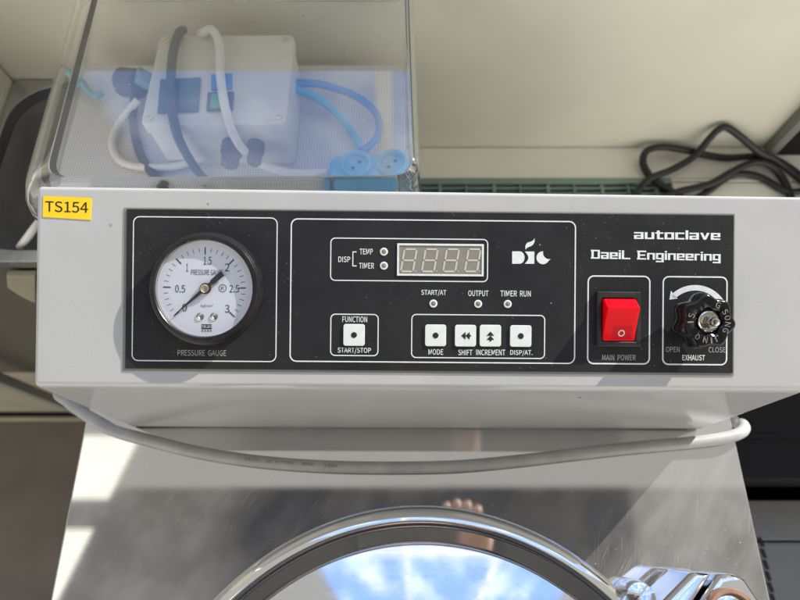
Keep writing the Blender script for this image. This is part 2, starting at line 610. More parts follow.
def wpx(mb, s, x0, x1, yc, hpx, h, bold=0.0, hh=None):   # writing where the photo has it
    a = P(x0, yc + hpx / 2, hh or h); b = P(x1, yc - hpx / 2, hh or h)
    write(mb, s, (a[0], a[1], b[0], b[1]), h, L, bold)
def cells(rects):                     # union of rectangles without overlaps
    xs = sorted({r[0] for r in rects} | {r[2] for r in rects})
    ys = sorted({r[1] for r in rects} | {r[3] for r in rects})
    out = []
    for i in range(len(xs) - 1):
        for j in range(len(ys) - 1):
            cx, cy = (xs[i] + xs[i + 1]) / 2, (ys[j] + ys[j + 1]) / 2
            if any(r[0] < cx < r[2] and r[1] < cy < r[3] for r in rects):
                out.append([(xs[i], ys[j]), (xs[i + 1], ys[j]), (xs[i + 1], ys[j + 1]), (xs[i], ys[j + 1])])
    return out

# ================================================================== THE SETTING
FLOOR_Z = -.70
WALL_Y = .427
UNIT_Z = -.10
o = MB().box((-3, -3, FLOOR_Z - .05), (3, WALL_Y + .0, FLOOR_Z)).build('floor', M['floor']); struct(o)
o = MB().box((-.52, WALL_Y, FLOOR_Z), (1.0, WALL_Y + .05, .285)).build('wall', M['wall'], bev=.004)
tag(o, 'beige painted wall below the window behind the machine', 'wall')
lw = on_z(14, 75, .0075).x
by0_ = on_z(5, 262, .0075).y
o = MB().box((lw - .12, by0_ + .012, FLOOR_Z), (lw, WALL_Y - .001, .285)).build('wall', M['wall'], bev=.004)
tag(o, 'beige side wall at the far left beside the basin', 'wall')

# long low unit under the wall, with its green air grille
u = thing('fan_coil_unit', 'long beige low unit with a green air grille along its top', 'air unit', (.45, .33, FLOOR_Z))
ys = on_z(600, 182, UNIT_Z).y
g0 = on_z(428, 178.5, UNIT_Z); g1 = on_z(673, 190, UNIT_Z)
gy1 = g0.y; gy0 = gy1 - .075
gx0 = -.02; gx1 = g1.x
b = MB()
b.box((-.25, .19, FLOOR_Z), (.99, WALL_Y - .001, UNIT_Z - .012))
b.build('unit_case', M['sill'], u)
b = MB()
b.box((-.25, gy1 + .0005, UNIT_Z - .0115), (.99, WALL_Y - .001, UNIT_Z))
b.box((gx1 + .0005, ys + .0008, UNIT_Z - .0115), (.95, gy1, UNIT_Z))
b.box((gx1 + .0005, .19, UNIT_Z - .0115), (.95, ys - .0008, UNIT_Z))
b.build('top_panel', M['sill'], u, bev=.0012)
b = MB()
b.box((gx0, gy0, UNIT_Z - .0115), (gx1, gy1, UNIT_Z - .0095))
o = b.build('grille_well', M['hole'], u)
b = MB()
b.box((gx0, gy1 - .0075, UNIT_Z - .009), (gx1, gy1 - .0002, UNIT_Z + .0015))
b.box((gx0, gy1 - .0135, UNIT_Z - .009), (gx1, gy1 - .0115, UNIT_Z))
k = 0
x = gx0 + .002
while x < gx1:
    wv = .0035 if k % 2 == 0 else .0016
    b.box((x, gy0, UNIT_Z - .009), (x + wv, gy1 - .0078, UNIT_Z + .0004))
    x += .031; k += 1
for k in range(5):
    y = gy1 - .018 - k * .011
    b.box((gx0, y - .0025, UNIT_Z - .0088), (gx1, y, UNIT_Z - .001))
b.build('grille', M['grille'], u, bev=.0004, seg=1)

# black case on the unit at the right
bc = thing('equipment_case', 'black case with a grey corner strip standing on the beige unit by the wall end', 'case', (.6, .41, UNIT_Z))
q = on_z(765, 156, UNIT_Z)
b = MB(); b.box((q.x + .0125, q.y, UNIT_Z + .001), (q.x + .4, WALL_Y - .001, .10)); b.build('case_body', M['black_case'], bc, bev=.001)
b = MB(); b.box((q.x, q.y - .001, UNIT_Z + .001), (q.x + .0115, WALL_Y - .001, .10)); b.build('edge_strip', M['grey_edge'], bc, bev=.002)

# basin at the left
sk = thing('sink_basin', 'shallow stainless basin set in a beige cabinet at the left', 'sink', (-.42, .32, FLOOR_Z))
SZ = .0075
f0 = on_z(5, 262, SZ).y
bx0, bx1 = lw + .001, -.262
by0, by1 = f0, WALL_Y - .0015
def TW(x, y, z):
    return Vector((x, y, z))
outer = rrect(bx0, by0, bx1, by1, .004, 6)
inner = rrect(bx0 + .006, by0 + .012, bx1 - .012, by1 - .008, .045, 6)
b = MB(); b.ring(outer, inner, SZ - .012, SZ, TW); b.build('rim', M['rim_steel'], sk, bev=.0012)
inn2 = rrect(bx0 + .014, by0 + .02, bx1 - .02, by1 - .016, .04, 6)
n = len(inner)
b = MB(); b.add([TW(x, y, SZ - .0125) for x, y in inner] + [TW(x, y, SZ - .10) for x, y in inn2],
    [((i + 1) % n, i, n + i, n + (i + 1) % n) for i in range(n)] + [tuple(range(n, 2 * n))])
b.build('bowl', M['dark_steel'], sk, tri=True)
bxl = -.95
b = MB(); b.box((bxl, by0 + .004, -.36), (bx1, by0 + .010, SZ - .0125)); b.build('shaded_upper_panel', M['cabinet_shaded'], sk, bev=.001)  # darker upper half paints the shade below the basin rim
b = MB(); b.box((bxl, by0 + .008, FLOOR_Z + .045), (bx1, by0 + .0098, -.3605)); b.build('lower_panel', M['cabinet'], sk)
b = MB(); b.box((bxl, by0 - .004, FLOOR_Z + .004), (bx1, by0 + .007, FLOOR_Z + .034)); b.build('skirting', M['cabinet'], sk, bev=.002)
b = MB(); b.box((bxl, by0 + .0, FLOOR_Z + .036), (bx1, by0 + .0075, FLOOR_Z + .043)); b.build('shadow_gap', M['black_case'], sk)
b = MB(); b.box((-.547, .190, FLOOR_Z + .001), (-.533, .204, SZ - .013)); b.build('leg', M['grey_edge'], sk, bev=.002)
bp = [on_y(x, y, by0 - .001) for x, y in ((8, 270), (37, 270), (37, 298), (22, 291), (9, 282))]
b = MB(); b.prism([(p.x, p.z) for p in bp], -by0 - .003, -by0 + .003, lambda x, z, h: Vector((x, -h - .004, z))); b.build('bracket', M['cabinet'], sk, bev=.001)
b = MB(); b.box((bx1 - .02, by0 - .006, FLOOR_Z + .001), (bx1, by0 - .0045, SZ - .0125)); b.build('corner_post', M['dark_steel'], sk, bev=.001)

# a white spout-like tube lying at the basin's edge
o = MB().tube([on_z(20, 247, .0), on_z(27, 238, .01), on_z(36, 226, .02), on_z(46, 214, .02)], .0034, 10, 5).build('hose_end', M['white_sheath'])
tag(o, 'short pale tube end poking out over the dark basin', 'tube')

# grey appliance low down on the right
ap = thing('vented_cabinet', 'grey floor cabinet with a column of dark vent slots at the right', 'cabinet', (.6, -.1, FLOOR_Z))
AZ = -.26
a0 = on_z(742, 500, AZ)
b = MB(); b.box((.20, -.6, FLOOR_Z + .001), (1.1, a0.y - .0455, AZ)); b.build('cabinet_body', M['grey_case'], ap, bev=.003)
b = MB(); b.box((.20, a0.y - .044, FLOOR_Z + .001), (1.1, a0.y, AZ)); b.build('rear_strip', M['grey_case'], ap, bev=.002)
b = MB()
for k in range(12):
    s0 = on_z(760.8 + k * 2.35, 542 + k * 11.3, AZ)
    b.add([s0 + Vector((-.0015, -.0048, .0006)), s0 + Vector((.0032, -.0048, .0006)), s0 + Vector((.0015, .0048, .0006)), s0 + Vector((-.0032, .0048, .0006))], [(0, 1, 2, 3)])
b.build('vent_slots', M['hole'], ap)
# plain black box between the cabinet and the air unit
dk_ = thing('dark_box', 'plain black box behind the grey vented cabinet', 'cupboard', (.6, .05, FLOOR_Z))
c0 = on_z(740, 493, AZ - .05)
b = MB(); b.box((.22, c0.y + .004, FLOOR_Z + .001), (1.1, .185, -.17)); b.build('dark_box_body', M['black_case'], dk_, bev=.003)
b = MB(); b.box((.22, c0.y + .045, -.1695), (1.1, c0.y + .05, -.1685)); b.build('front_lip', M['black_case'], dk_, bev=.001)

# ================================================================== AUTOCLAVE
A = thing('autoclave', 'cream and stainless autoclave with a black control panel, gauge and round polished lid', 'autoclave', (0, 0, FLOOR_Z))
# stainless top plate
pl = [on_z(50, 600, 0), on_z(83.5, 430, 0), on_z(731.5, 420, 0), on_z(770.5, 600, 0)]
def ext(a, b_, y):
    t = (y - a.y) / (b_.y - a.y)
    return Vector((a.x + (b_.x - a.x) * t, y, 0))
PB, PF = .16, -.42
p4 = [ext(pl[0], pl[1], PF), ext(pl[3], pl[2], PF), ext(pl[3], pl[2], PB), ext(pl[0], pl[1], PB)]
b = MB(); b.hexa([v + Vector((0, 0, -.022)) for v in p4] + p4); b.build('top_plate', M['steel'], A, bev=.0016, seg=3)
ins = .012
b = MB(); b.hexa([Vector((v.x * .95, v.y * .97, FLOOR_Z + .02)) for v in p4] + [Vector((v.x * .95, v.y * .97, -.0225)) for v in p4])
b.build('body_casing', M['body_steel'], A, bev=.004)
b = MB(); b.box((-.258, .19, FLOOR_Z + .02), (-.005, .40, .036)); b.build('rear_casing', M['body_steel'], A, bev=.003)

# control housing: sloped face, upright front
h_ = 0.0
def HP(px, py):
    u_, v_ = P(px, py); return u_, v_
TLu = P(35.5, 184.5); BLu = P(32.5, 386.5)
TRu = P(809, 195.3); BRu = P(808, 391.5)
f4 = [L(*TLu), L(*TRu), L(*BRu), L(*BLu)]
yb = max(f4[0].y, f4[1].y) + .0005
bottom = [Vector((f4[3].x, f4[3].y, .0012)), Vector((f4[2].x, f4[2].y, .0012)), Vector((f4[1].x, yb, .0012)), Vector((f4[0].x, yb, .0012))]
top = [f4[3], f4[2], f4[1], f4[0]]
b = MB(); b.hexa(bottom + top)
b.build('control_housing', M['cream'], A, bev=.0032, seg=5)
# dark gasket line under the upright front
b = MB(); b.box((f4[3].x + .004, f4[3].y + .0015, .0002), (f4[2].x - .004, f4[3].y + .006, .0011)); b.build('base_seal', M['black_plastic'], A)

# faceplate
HF = .0009
fc = [P(127, 208.3, HF), P(733.5, 215.9, HF), P(733.5, 372.6, HF), P(124.6, 368.9, HF)]
fu0 = (fc[0][0] + fc[3][0]) / 2; fu1 = (fc[1][0] + fc[2][0]) / 2
fv0 = (fc[2][1] + fc[3][1]) / 2; fv1 = (fc[0][1] + fc[1][1]) / 2
b = MB(); b.prism([(fu0, fv0), (fu1, fv0), (fu1, fv1), (fu0, fv1)], .00005, HF, L)
FP = b.build('faceplate', M['black_panel'], A, bev=.0002, seg=1)
b = MB(); b.ring([(fu0 - .0016, fv0 - .0014), (fu1 + .0008, fv0 - .0014), (fu1 + .0008, fv1 + .0008), (fu0 - .0016, fv1 + .0008)],
                 [(fu0 - .0001, fv0 - .0001), (fu1 + .0001, fv0 - .0001), (fu1 + .0001, fv1 + .0001), (fu0 - .0001, fv1 + .0001)], .00005, .0004, L)
b.build('faceplate_rim', M['grey_edge'], A)  # thin grey rim round the faceplate, wider at left and bottom
HPR = HF + .00012
# printed outlines
def outline(mb, x0, y0, x1, y1, rpx, wpx_=1.05, skew=0.0):
    a = P(x0, y1, HPR); c_ = P(x1, y0, HPR)
    r = rpx * PXM; w = wpx_ * PXM
    mb.ring(rrect(a[0], a[1], c_[0], c_[1], r), rrect(a[0] + w, a[1] + w, c_[0] - w, c_[1] - w, max(r - w, 1e-5)), HPR, HPR, L)
b = MB(); outline(b, 131.5, 217.5, 277.8, 361.0, 6.5); b.build('printed_outline', M['print'], FP, tri=True)
b = MB(); outline(b, 289.4, 221.0, 576.2, 361.8, 7, 1.25); b.build('printed_outline', M['print'], FP, tri=True)
b = MB(); outline(b, 330.0, 239.0, 488.3, 280.8, 5); b.build('printed_outline', M['print'], FP, tri=True)
b = MB(); outline(b, 330.0, 314.0, 378.8, 355.9, 5); b.build('printed_outline', M['print'], FP, tri=True)
b = MB(); outline(b, 411.0, 315.0, 545.3, 358.0, 5); b.build('printed_outline', M['print'], FP, tri=True)
b = MB(); outline(b, 586.9, 275.8, 650.6, 364.2, 6.5, 1.4); b.build('printed_outline', M['print'], FP, tri=True)
b = MB(); outline(b, 662.0, 276.5, 727.8, 365.0, 6.5, 1.4); b.build('printed_outline', M['print'], FP, tri=True)
b = MB()
# bracket joining DISP to TEMP and TIMER
for x0, y0, x1, y1 in ((352.3, 251.4, 353.4, 266.4), (353.4, 251.4, 356.6, 252.4), (353.4, 265.4, 356.6, 266.4)):
    a = P(x0, y1, HPR); c_ = P(x1, y0, HPR)
    b.flat([a, (c_[0], a[1]), c_, (a[0], c_[1])], HPR, L)
b.build('printed_bracket', M['print'], FP, tri=True)
b = MB()
# arrow arc over the exhaust valve
ac = P(695.2, 319.5, HPR)
ro, ri = 34.5 * PXM, 29.0 * PXM
ang = [math.radians(135 - k * (135 - 30) / 24) for k in range(25)]
ou = [(ac[0] + ro * math.cos(a), ac[1] + ro * math.sin(a)) for a in ang]
iu = [(ac[0] + ri * math.cos(a), ac[1] + ri * math.sin(a)) for a in ang]
for k in range(24):
    b.flat([ou[k], ou[k + 1], iu[k + 1], iu[k]], HPR, L)
ah = [P(669.4, 299.6, HPR), P(670.9, 290.6, HPR), P(677.6, 298.6, HPR)]
b.flat(ah, HPR, L)
b.build('printed_arrow', M['print'], FP, tri=True)
# small capitals
for s, x0, x1, yc in (('DISP', 338.3, 350.3, 259.3), ('TEMP', 359.6, 372.8, 251.6), ('TIMER', 359.0, 374.0, 265.7),
                      ('START/AT', 421.2, 446.3, 292.8), ('OUTPUT', 468.2, 488.4, 293.3), ('TIMER  RUN', 500.4, 530.8, 293.6),
                      ('FUNCTION', 342.3, 367.2, 319.3), ('START/STOP', 337.6, 371.0, 350.6),
                      ('MODE', 428.4, 443.2, 351.9), ('SHIFT', 458.2, 472.3, 352.4), ('INCREMENT', 476.2, 505.2, 352.4), ('DISP/AT.', 510.2, 532.6, 352.8)):
    b = MB(); wpx(b, s, x0, x1, yc, 5.6 if '/' not in s else 6.2, HPR, .004)
    b.build('lettering', M['print'], FP, tri=True)
for s, x0, x1, yc, hp in (('PRESSURE  GAUGE', 177.6, 226.2, 352.9, 5.4), ('MAIN  POWER', 602.2, 635.6, 357.5, 5.2),
                      ('OPEN', 666.0, 679.6, 349.4, 5.2), ('CLOSE', 708.6, 725.6, 349.8, 5.2)):
    b = MB(); wpx(b, s, x0, x1, yc, hp, HPR, .0)
    b.build('lettering', M['print_dim'], FP, tri=True)
b = MB(); wpx(b, 'EXHAUST', 682.3, 705.0, 357.7, 5.4, HPR, .006); b.build('lettering', M['print'], FP, tri=True)
# square wide machine lettering
SV, SH = .36, .21
def glyph(ch):
    A_ = 1.32
    G = {
     'a': (1.25, [(0, 1 - SH, 1.25, 1), (1.25 - SV, 0, 1.25, 1), (0, 0, 1.25, SH), (0, .40, 1.25, .40 + SH * .8), (0, 0, SV, .5)]),
     'u': (1.25, [(0, 0, SV, 1), (1.25 - SV, 0, 1.25, 1), (0, 0, 1.25, SH)]),
     't': (1.05, [(.2, 0, .2 + SV, 1.25), (0, 1 - SH, 1.05, 1), (.2, 0, 1.05, SH)]),
     'o': (1.25, [(0, 0, SV, 1), (1.25 - SV, 0, 1.25, 1), (0, 0, 1.25, SH), (0, 1 - SH, 1.25, 1)]),
     'c': (1.2, [(0, 0, SV, 1), (0, 0, 1.2, SH), (0, 1 - SH, 1.2, 1)]),
     'l': (SV, [(0, 0, SV, A_)]),
     'e': (1.25, [(0, 0, SV, 1), (0, 0, 1.25, SH), (0, 1 - SH, 1.25, 1), (1.25 - SV, .4, 1.25, 1), (0, .40, 1.25, .40 + SH * .8)]),
     'D': (1.45, [(.1, 0, .1 + SV, A_), (1.45 - SV, .08, 1.45, A_ - .08), (0, 0, 1.38, SH), (0, A_ - SH, 1.38, A_)]),
     'i': (SV, [(0, 0, SV, 1), (0, 1.12, SV, A_)]),
     'L': (1.35, [(0, 0, SV, A_), (0, 0, 1.35, SH)]),
     'E': (1.45, [(.1, 0, .1 + SV, A_), (0, 0, 1.45, SH), (0, A_ - SH, 1.45, A_), (.1, .55, 1.3, .55 + SH)]),
     'n': (1.25, [(0, 0, SV, 1), (1.25 - SV, 0, 1.25, 1), (0, 1 - SH, 1.25, 1)]),
     'g': (1.25, [(0, .08, SV, 1), (1.25 - SV, -.36, 1.25, 1), (0, .08, 1.25, .08 + SH), (0, 1 - SH, 1.25, 1), (0, -.36, 1.25, -.36 + SH)]),
     'r': (.85, [(0, 0, SV, 1), (0, 1 - SH, .85, 1)]),
    }
    if ch == 'v':
        return 1.25, [[(0, 1), (SV, 1), (.625, .38), (.625, 0), (.46, 0)], [(.625, .38), (1.25 - SV, 1), (1.25, 1), (.79, 0), (.625, 0)]]
    if ch == ' ':
        return .75, []
    w_, r_ = G[ch]
    return w_, cells(r_)
def machine(mb, s, x0, x1, ybase, xh):
    tot = 0; items = []
    for ch in s:
        w_, ps = glyph(ch)
        items.append((tot, ps)); tot += w_ + .15
    tot -= .15
    a = P(x0, ybase[0], HPR); c_ = P(x1, ybase[1], HPR)
    for ox, ps in items:
        for pg in ps:
            q = []
            for x, y in pg:
                t = (ox + x) / tot
                q.append((a[0] + (c_[0] - a[0]) * t, a[1] + (c_[1] - a[1]) * t + y * xh * PXM))
            mb.flat(q, HPR, L)
b = MB()
b = MB(); machine(b, 'autoclave', 634.0, 720.3, (238.9, 239.9), 6.9); b.build('lettering', M['print'], FP, tri=True)
b = MB(); machine(b, 'DaeiL Engineering', 590.8, 720.6, (258.6, 260.9), 6.7)
b.build('lettering', M['print'], FP, tri=True)
# emblem
b = MB()
def epx(pts):
    return [P(500 + x / 13.333, 230 + y / 13.333, HPR) for x, y in pts]
D_ = [(162, 285), (262, 285)] + [(262 + 66 * math.sin(a), 367 - 82 * math.cos(a)) for a in [math.pi * k / 14 for k in range(1, 14)]] + [(262, 450), (162, 450)]
b.flat(epx(D_), HPR, L)
arc_ = [(330 + 48 * math.sin(math.pi * k / 12), 287 + 163 * k / 12) for k in range(13)]
rt_ = [(458, 287 + 163 * k / 12) for k in range(13)]
for k in range(12):
    b.flat(epx([arc_[k], arc_[k + 1], rt_[k + 1], rt_[k]]), HPR, L)
# crescent: strips between outer circle and bite
co_ = []
for k in range(25):
    t = k / 24
    a = math.radians(-78 - t * 272)       # outer, from top round the left to the lower right
    co_.append((572 + 86 * math.cos(a), 370 + 86 * math.sin(a)))
ci_ = []
for k in range(25):
    t = k / 24
    a = math.radians(195 - t * 120)
    ci_.append((658 + 84 * math.cos(a), 306 + 84 * math.sin(a)))
for k in range(24):
    b.flat(epx([co_[k], co_[k + 1], ci_[k + 1], ci_[k]]), HPR, L)
lf = [(340, 262), (338, 215), (350, 185), (372, 165), (410, 155), (440, 140), (462, 110)]
rf = [(340, 262), (358, 240), (384, 226), (412, 216), (440, 196), (460, 160), (462, 110)]
for k in range(6):
    pg = [lf[k], lf[k + 1], rf[k + 1], rf[k]]
    pg = [p for i, p in enumerate(pg) if p not in pg[:i]]
    b.flat(epx(pg), HPR, L)
b.build('emblem', M['print'], FP, tri=True)

# asset sticker
HS = .0003
b = MB(); b.prism([P(43.3, 195.8, HS), P(91.6, 197.9, HS), P(90.8, 219.9, HS), P(42.7, 216.9, HS)], .00006, HS, L)
ST_ = b.build('asset_sticker', M['yellow'], A)
b = MB()
vs, fs = text_shape('TS154', .002)
x0 = min(v[0] for v in vs); x1 = max(v[0] for v in vs); y0 = min(v[1] for v in vs); y1 = max(v[1] for v in vs)
a_ = P(45.2, 211.7, HS + .0001); c_ = P(88.0, 213.0, HS + .0001)
out = []
for x, y in vs:
    t = (x - x0) / (x1 - x0)
    out.append(L(a_[0] + (c_[0] - a_[0]) * t, a_[1] + (c_[1] - a_[1]) * t + (y - y0) / (y1 - y0) * 10.8 * PXM, HS + .0001))
b.add(out, fs); b.build('lettering', M['black_ink'], ST_, tri=True)

# ---------------------------------------------------------------- pressure gauge
GH = .0075
gc = P(203.3, 288.3, GH)
GC0 = (gc[0], gc[1])
GS = .3125 / F
gr = 54.5 * GS
G = thing('pressure_gauge', '', '', L(GC0[0], GC0[1], HF))
G.parent = A; G.location = Vector(G.location) - Vector(A.location)
for k_ in ('label', 'category'):
    del G[k_]
b = MB()
rin = 48.3 * GS
b.lathe([(gr + .0016, HF), (gr + .0016, HF + .0012), (gr + .0003, HF + .0016), (gr, GH - .0008), (gr - .0004, GH - .0002), (gr - .001, GH), (rin + .0006, GH), (rin + .00025, GH - .0004), (rin + .0002, GH - .0012), (rin + .0002, HF)], L, GC0, 96, cap1=False)
b.build('bezel', M['bezel_black'], G)
b = MB(); b.lathe([(rin + .0001, GH - .0011), (rin, GH - .0014), (rin, GH - .0045)], L, GC0, 96, cap1=False); b.build('inner_ring', M['nickel'], G)
DH = GH - .0032
b = MB(); b.lathe([(rin - .0001, DH - .0006), (rin - .0001, DH)], L, GC0, 96); b.build('dial', M['dial'], G)
hub = P(204.7, 288.6, DH)
def gp(x, y, h=DH + .0001):
    return P(x, y, h)
b = MB()
HD = DH + .00012
def tick(deg, r0, r1, w):
    a = math.radians(deg)
    d = (math.cos(a), math.sin(a)); n_ = (-d[1], d[0])
    b.flat([(hub[0] + d[0] * r0 - n_[0] * w, hub[1] + d[1] * r0 - n_[1] * w), (hub[0] + d[0] * r1 - n_[0] * w, hub[1] + d[1] * r1 - n_[1] * w),
            (hub[0] + d[0] * r1 + n_[0] * w, hub[1] + d[1] * r1 + n_[1] * w), (hub[0] + d[0] * r0 + n_[0] * w, hub[1] + d[1] * r0 + n_[1] * w)], HD, L)
for k in range(31):
    dg = 222.5 - k * 8.85
    if k % 5 == 0:
        tick(dg, 34.2 * GS, 41.6 * GS, .55 * GS)
    else:
        tick(dg, 36.8 * GS, 41.2 * GS, .22 * GS)
def dtext(s, xc, yc, w, hgt, bold=.0):
    q = gp(xc, yc); hw = w / 2 * GS; hh = hgt / 2 * GS
    write(b, s, (q[0] - hw, q[1] - hh, q[0] + hw, q[1] + hh), HD, L, bold)
dtext('0', 184.6, 307.6, 4.6, 8.0); dtext('0.5', 180.2, 288.8, 9.8, 7.6); dtext('1', 187.2, 267.6, 2.0, 8.0)
dtext('1.5', 207.6, 260.8, 8.0, 8.0); dtext('2', 227.2, 267.4, 4.4, 7.8); dtext('2.5', 234.2, 288.8, 9.6, 7.6); dtext('3', 227.2, 308.8, 4.4, 7.8)
dtext('PRESSURE GAUGE', 207.0, 272.4, 32, 5.4)
dtext('kgf/cm\u00b2', 207.0, 306.0, 12.0, 3.6)
dtext('K', 222.6, 288.2, 3.2, 3.6)
q = gp(222.6, 288.2)
b.ring(circ(q[0], q[1], 4.0 * GS), circ(q[0], q[1], 3.4 * GS), HD, HD, L)
for x0, x1, y0, y1 in ((201.4, 211.8, 324.4, 325.3), (201.4, 204.6, 326.2, 327.0), (205.6, 208.0, 325.8, 327.0), (209.0, 211.8, 326.2, 327.0), (201.4, 211.8, 327.8, 329.2)):
    a_ = gp(x0, y1); c_ = gp(x1, y0)
    b.flat([a_, (c_[0], a_[1]), c_, (a_[0], c_[1])], HD, L)
for x0 in (201.6, 204.4, 207.2, 210.0):
    a_ = gp(x0, 331.6); c_ = gp(x0 + 1.5, 330.3)
    b.flat([a_, (c_[0], a_[1]), c_, (a_[0], c_[1])], HD, L)
b.build('dial_markings', M['needle'], G, tri=True)
NH = DH + .0014
tip = P(174.6, 314.6, NH); tail = P(223.5, 274.6, NH); hb = P(204.9, 288.4, NH)
dv = Vector((tip[0] - hb[0], tip[1] - hb[1])).normalized(); nv = Vector((-dv.y, dv.x))
tl = Vector((tail[0] - hb[0], tail[1] - hb[1])).length
tv = -dv
def q2(base, al, across):
    return (hb[0] + dv.x * al + nv.x * across, hb[1] + dv.y * al + nv.y * across)
tipl = Vector((tip[0] - hb[0], tip[1] - hb[1])).length
b = MB(); b.prism([q2(hb, tipl, -.25 * GS), q2(hb, tipl, .25 * GS), q2(hb, 0, 2.0 * GS), q2(hb, -tl * .35, 1.6 * GS), q2(hb, -tl * .4, 2.6 * GS), q2(hb, -tl, 3.0 * GS), q2(hb, -tl, -3.0 * GS), q2(hb, -tl * .4, -2.6 * GS), q2(hb, -tl * .35, -1.6 * GS), q2(hb, 0, -2.0 * GS)], NH - .0003, NH, L)
b.build('needle', M['needle'], G)
b = MB(); b.lathe([(5.6 * GS, DH + .0002), (5.6 * GS, NH - .0004)], L, hb, 24); b.lathe([(5.2 * GS, NH + .00005), (5.2 * GS, NH + .0003)], L, hb, 24); b.build('hub_disc', M['needle'], G)
b = MB(); b.lathe([(4.3 * GS, NH + .0004), (4.2 * GS, NH + .0008), (3.2 * GS, NH + .0011), (1.4 * GS, NH + .0012), (.9 * GS, NH + .0008)], L, hb, 24); b.build('hub_cap', M['brass'], G)
for xs_ in (199.9, 213.9):
    q = P(xs_, 316.4, DH + .0005)
    b = MB(); b.lathe([(4.0 * GS, DH), (3.9 * GS, DH + .0004), (3.2 * GS, DH + .0006), (2.9 * GS, DH + .0003), (2.0 * GS, DH + .0005), (.5 * GS, DH + .0009)], L, q, 24); b.build('dial_screw', M['nickel'], G)
b = MB(); b.lathe([(rin - .00005, GH - .0007), (rin * .7, GH - .00035), (rin * .3, GH - .0001)], L, GC0, 96); b.build('glass', M['gauge_glass'], G)

# ---------------------------------------------------------------- display
D = thing('digital_display', '', '', L(*P(440, 259.5, HF), HF)); D.parent = A; D.location = Vector(D.location) - Vector(A.location)
for k_ in ('label', 'category'):
    del D[k_]
a_ = P(397.0, 275.6, HPR); c_ = P(483.8, 244.2, HPR)
w = 1.9 * PXM
b = MB(); b.ring([(a_[0], a_[1]), (c_[0], a_[1]), (c_[0], c_[1]), (a_[0], c_[1])], [(a_[0] + w, a_[1] + w), (c_[0] - w, a_[1] + w), (c_[0] - w, c_[1] - w), (a_[0] + w, c_[1] - w)], HF + .00005, HF + .0005, L)
b.build('window_frame', M['print'], D)
b = MB(); b.prism([(a_[0] + w, a_[1] + w), (c_[0] - w, a_[1] + w), (c_[0] - w, c_[1] - w), (a_[0] + w, c_[1] - w)], HF + .00005, HF + .00018, L); b.build('window_pane', M['lcd'], D)
def seg7(mb, x0, y0, wd, ht, T_):
    t = wd * .135; g = wd * .035
    xm = wd
    def hs(yc):
        return [(g + t * .5, yc), (g + t, yc + t * .5), (xm - g - t, yc + t * .5), (xm - g - t * .5, yc), (xm - g - t, yc - t * .5), (g + t, yc - t * .5)]
    def vs_(xc, ya, yb_):
        return [(xc, ya + g), (xc + t * .5, ya + g + t * .5), (xc + t * .5, yb_ - g - t * .5), (xc, yb_ - g), (xc - t * .5, yb_ - g - t * .5), (xc - t * .5, ya + g + t * .5)]
    segs = [hs(t * .5), hs(ht / 2), hs(ht - t * .5)]
    for xc in (t * .5, xm - t * .5):
        segs += [vs_(xc, t * .5, ht / 2), vs_(xc, ht / 2, ht - t * .5)]
    for sg in segs:
        mb.flat([(x0 + x + y * .17, y0 + y) for x, y in sg], HF + .0003, T_)
for xl, xr in ((399.6, 413.8), (420.6, 435.0), (441.9, 456.4), (463.6, 477.9)):
    q = P(xl, 272.3, HF); b = MB()
    seg7(b, q[0], q[1], 14.0 * PXM, 24.0 * PXM, L)
    q3 = P(xr + 1.8, 271.2, HF)
    b.flat(circ(q3[0], q3[1], .7 * PXM, 12), HF + .0003, L)
    b.build('digit', M['segment'], D, tri=True)

# ---------------------------------------------------------------- indicator lamps and keys
def part(name, x, y):
    o = bpy.data.objects.new(name, None)
    COL.objects.link(o)
    o.parent = A
    o.location = L(*P(x, y, HF), HF) - Vector(A.location)
    o.empty_display_size = .01
    return o
for x, y, lens in ((383.9, 251.7, 'led_brown'), (383.9, 265.7, 'led_green'), (433.4, 303.6, 'led_brown'), (478.1, 303.9, 'led_brown'), (507.7, 304.0, 'led_brown')):
    e = part('indicator_lamp', x, y)
    q = P(x, y, HF)
    b = MB(); b.lathe([(4.0 * PXM, HF), (3.9 * PXM, HF + .0003), (2.4 * PXM, HF + .0004), (2.3 * PXM, HF + .0001)], L, q, 28, cap1=False); b.build('lamp_ring', M['print'], e)
    e['label'] = 'green tinted lamp' if 'green' in lens else 'brown tinted lamp'
    b = MB(); b.lathe([(2.3 * PXM, HF + .0001), (2.0 * PXM, HF + .0003), (1.0 * PXM, HF + .0005), (.2 * PXM, HF + .00055)], L, q, 20); b.build('lens', M[lens], e)
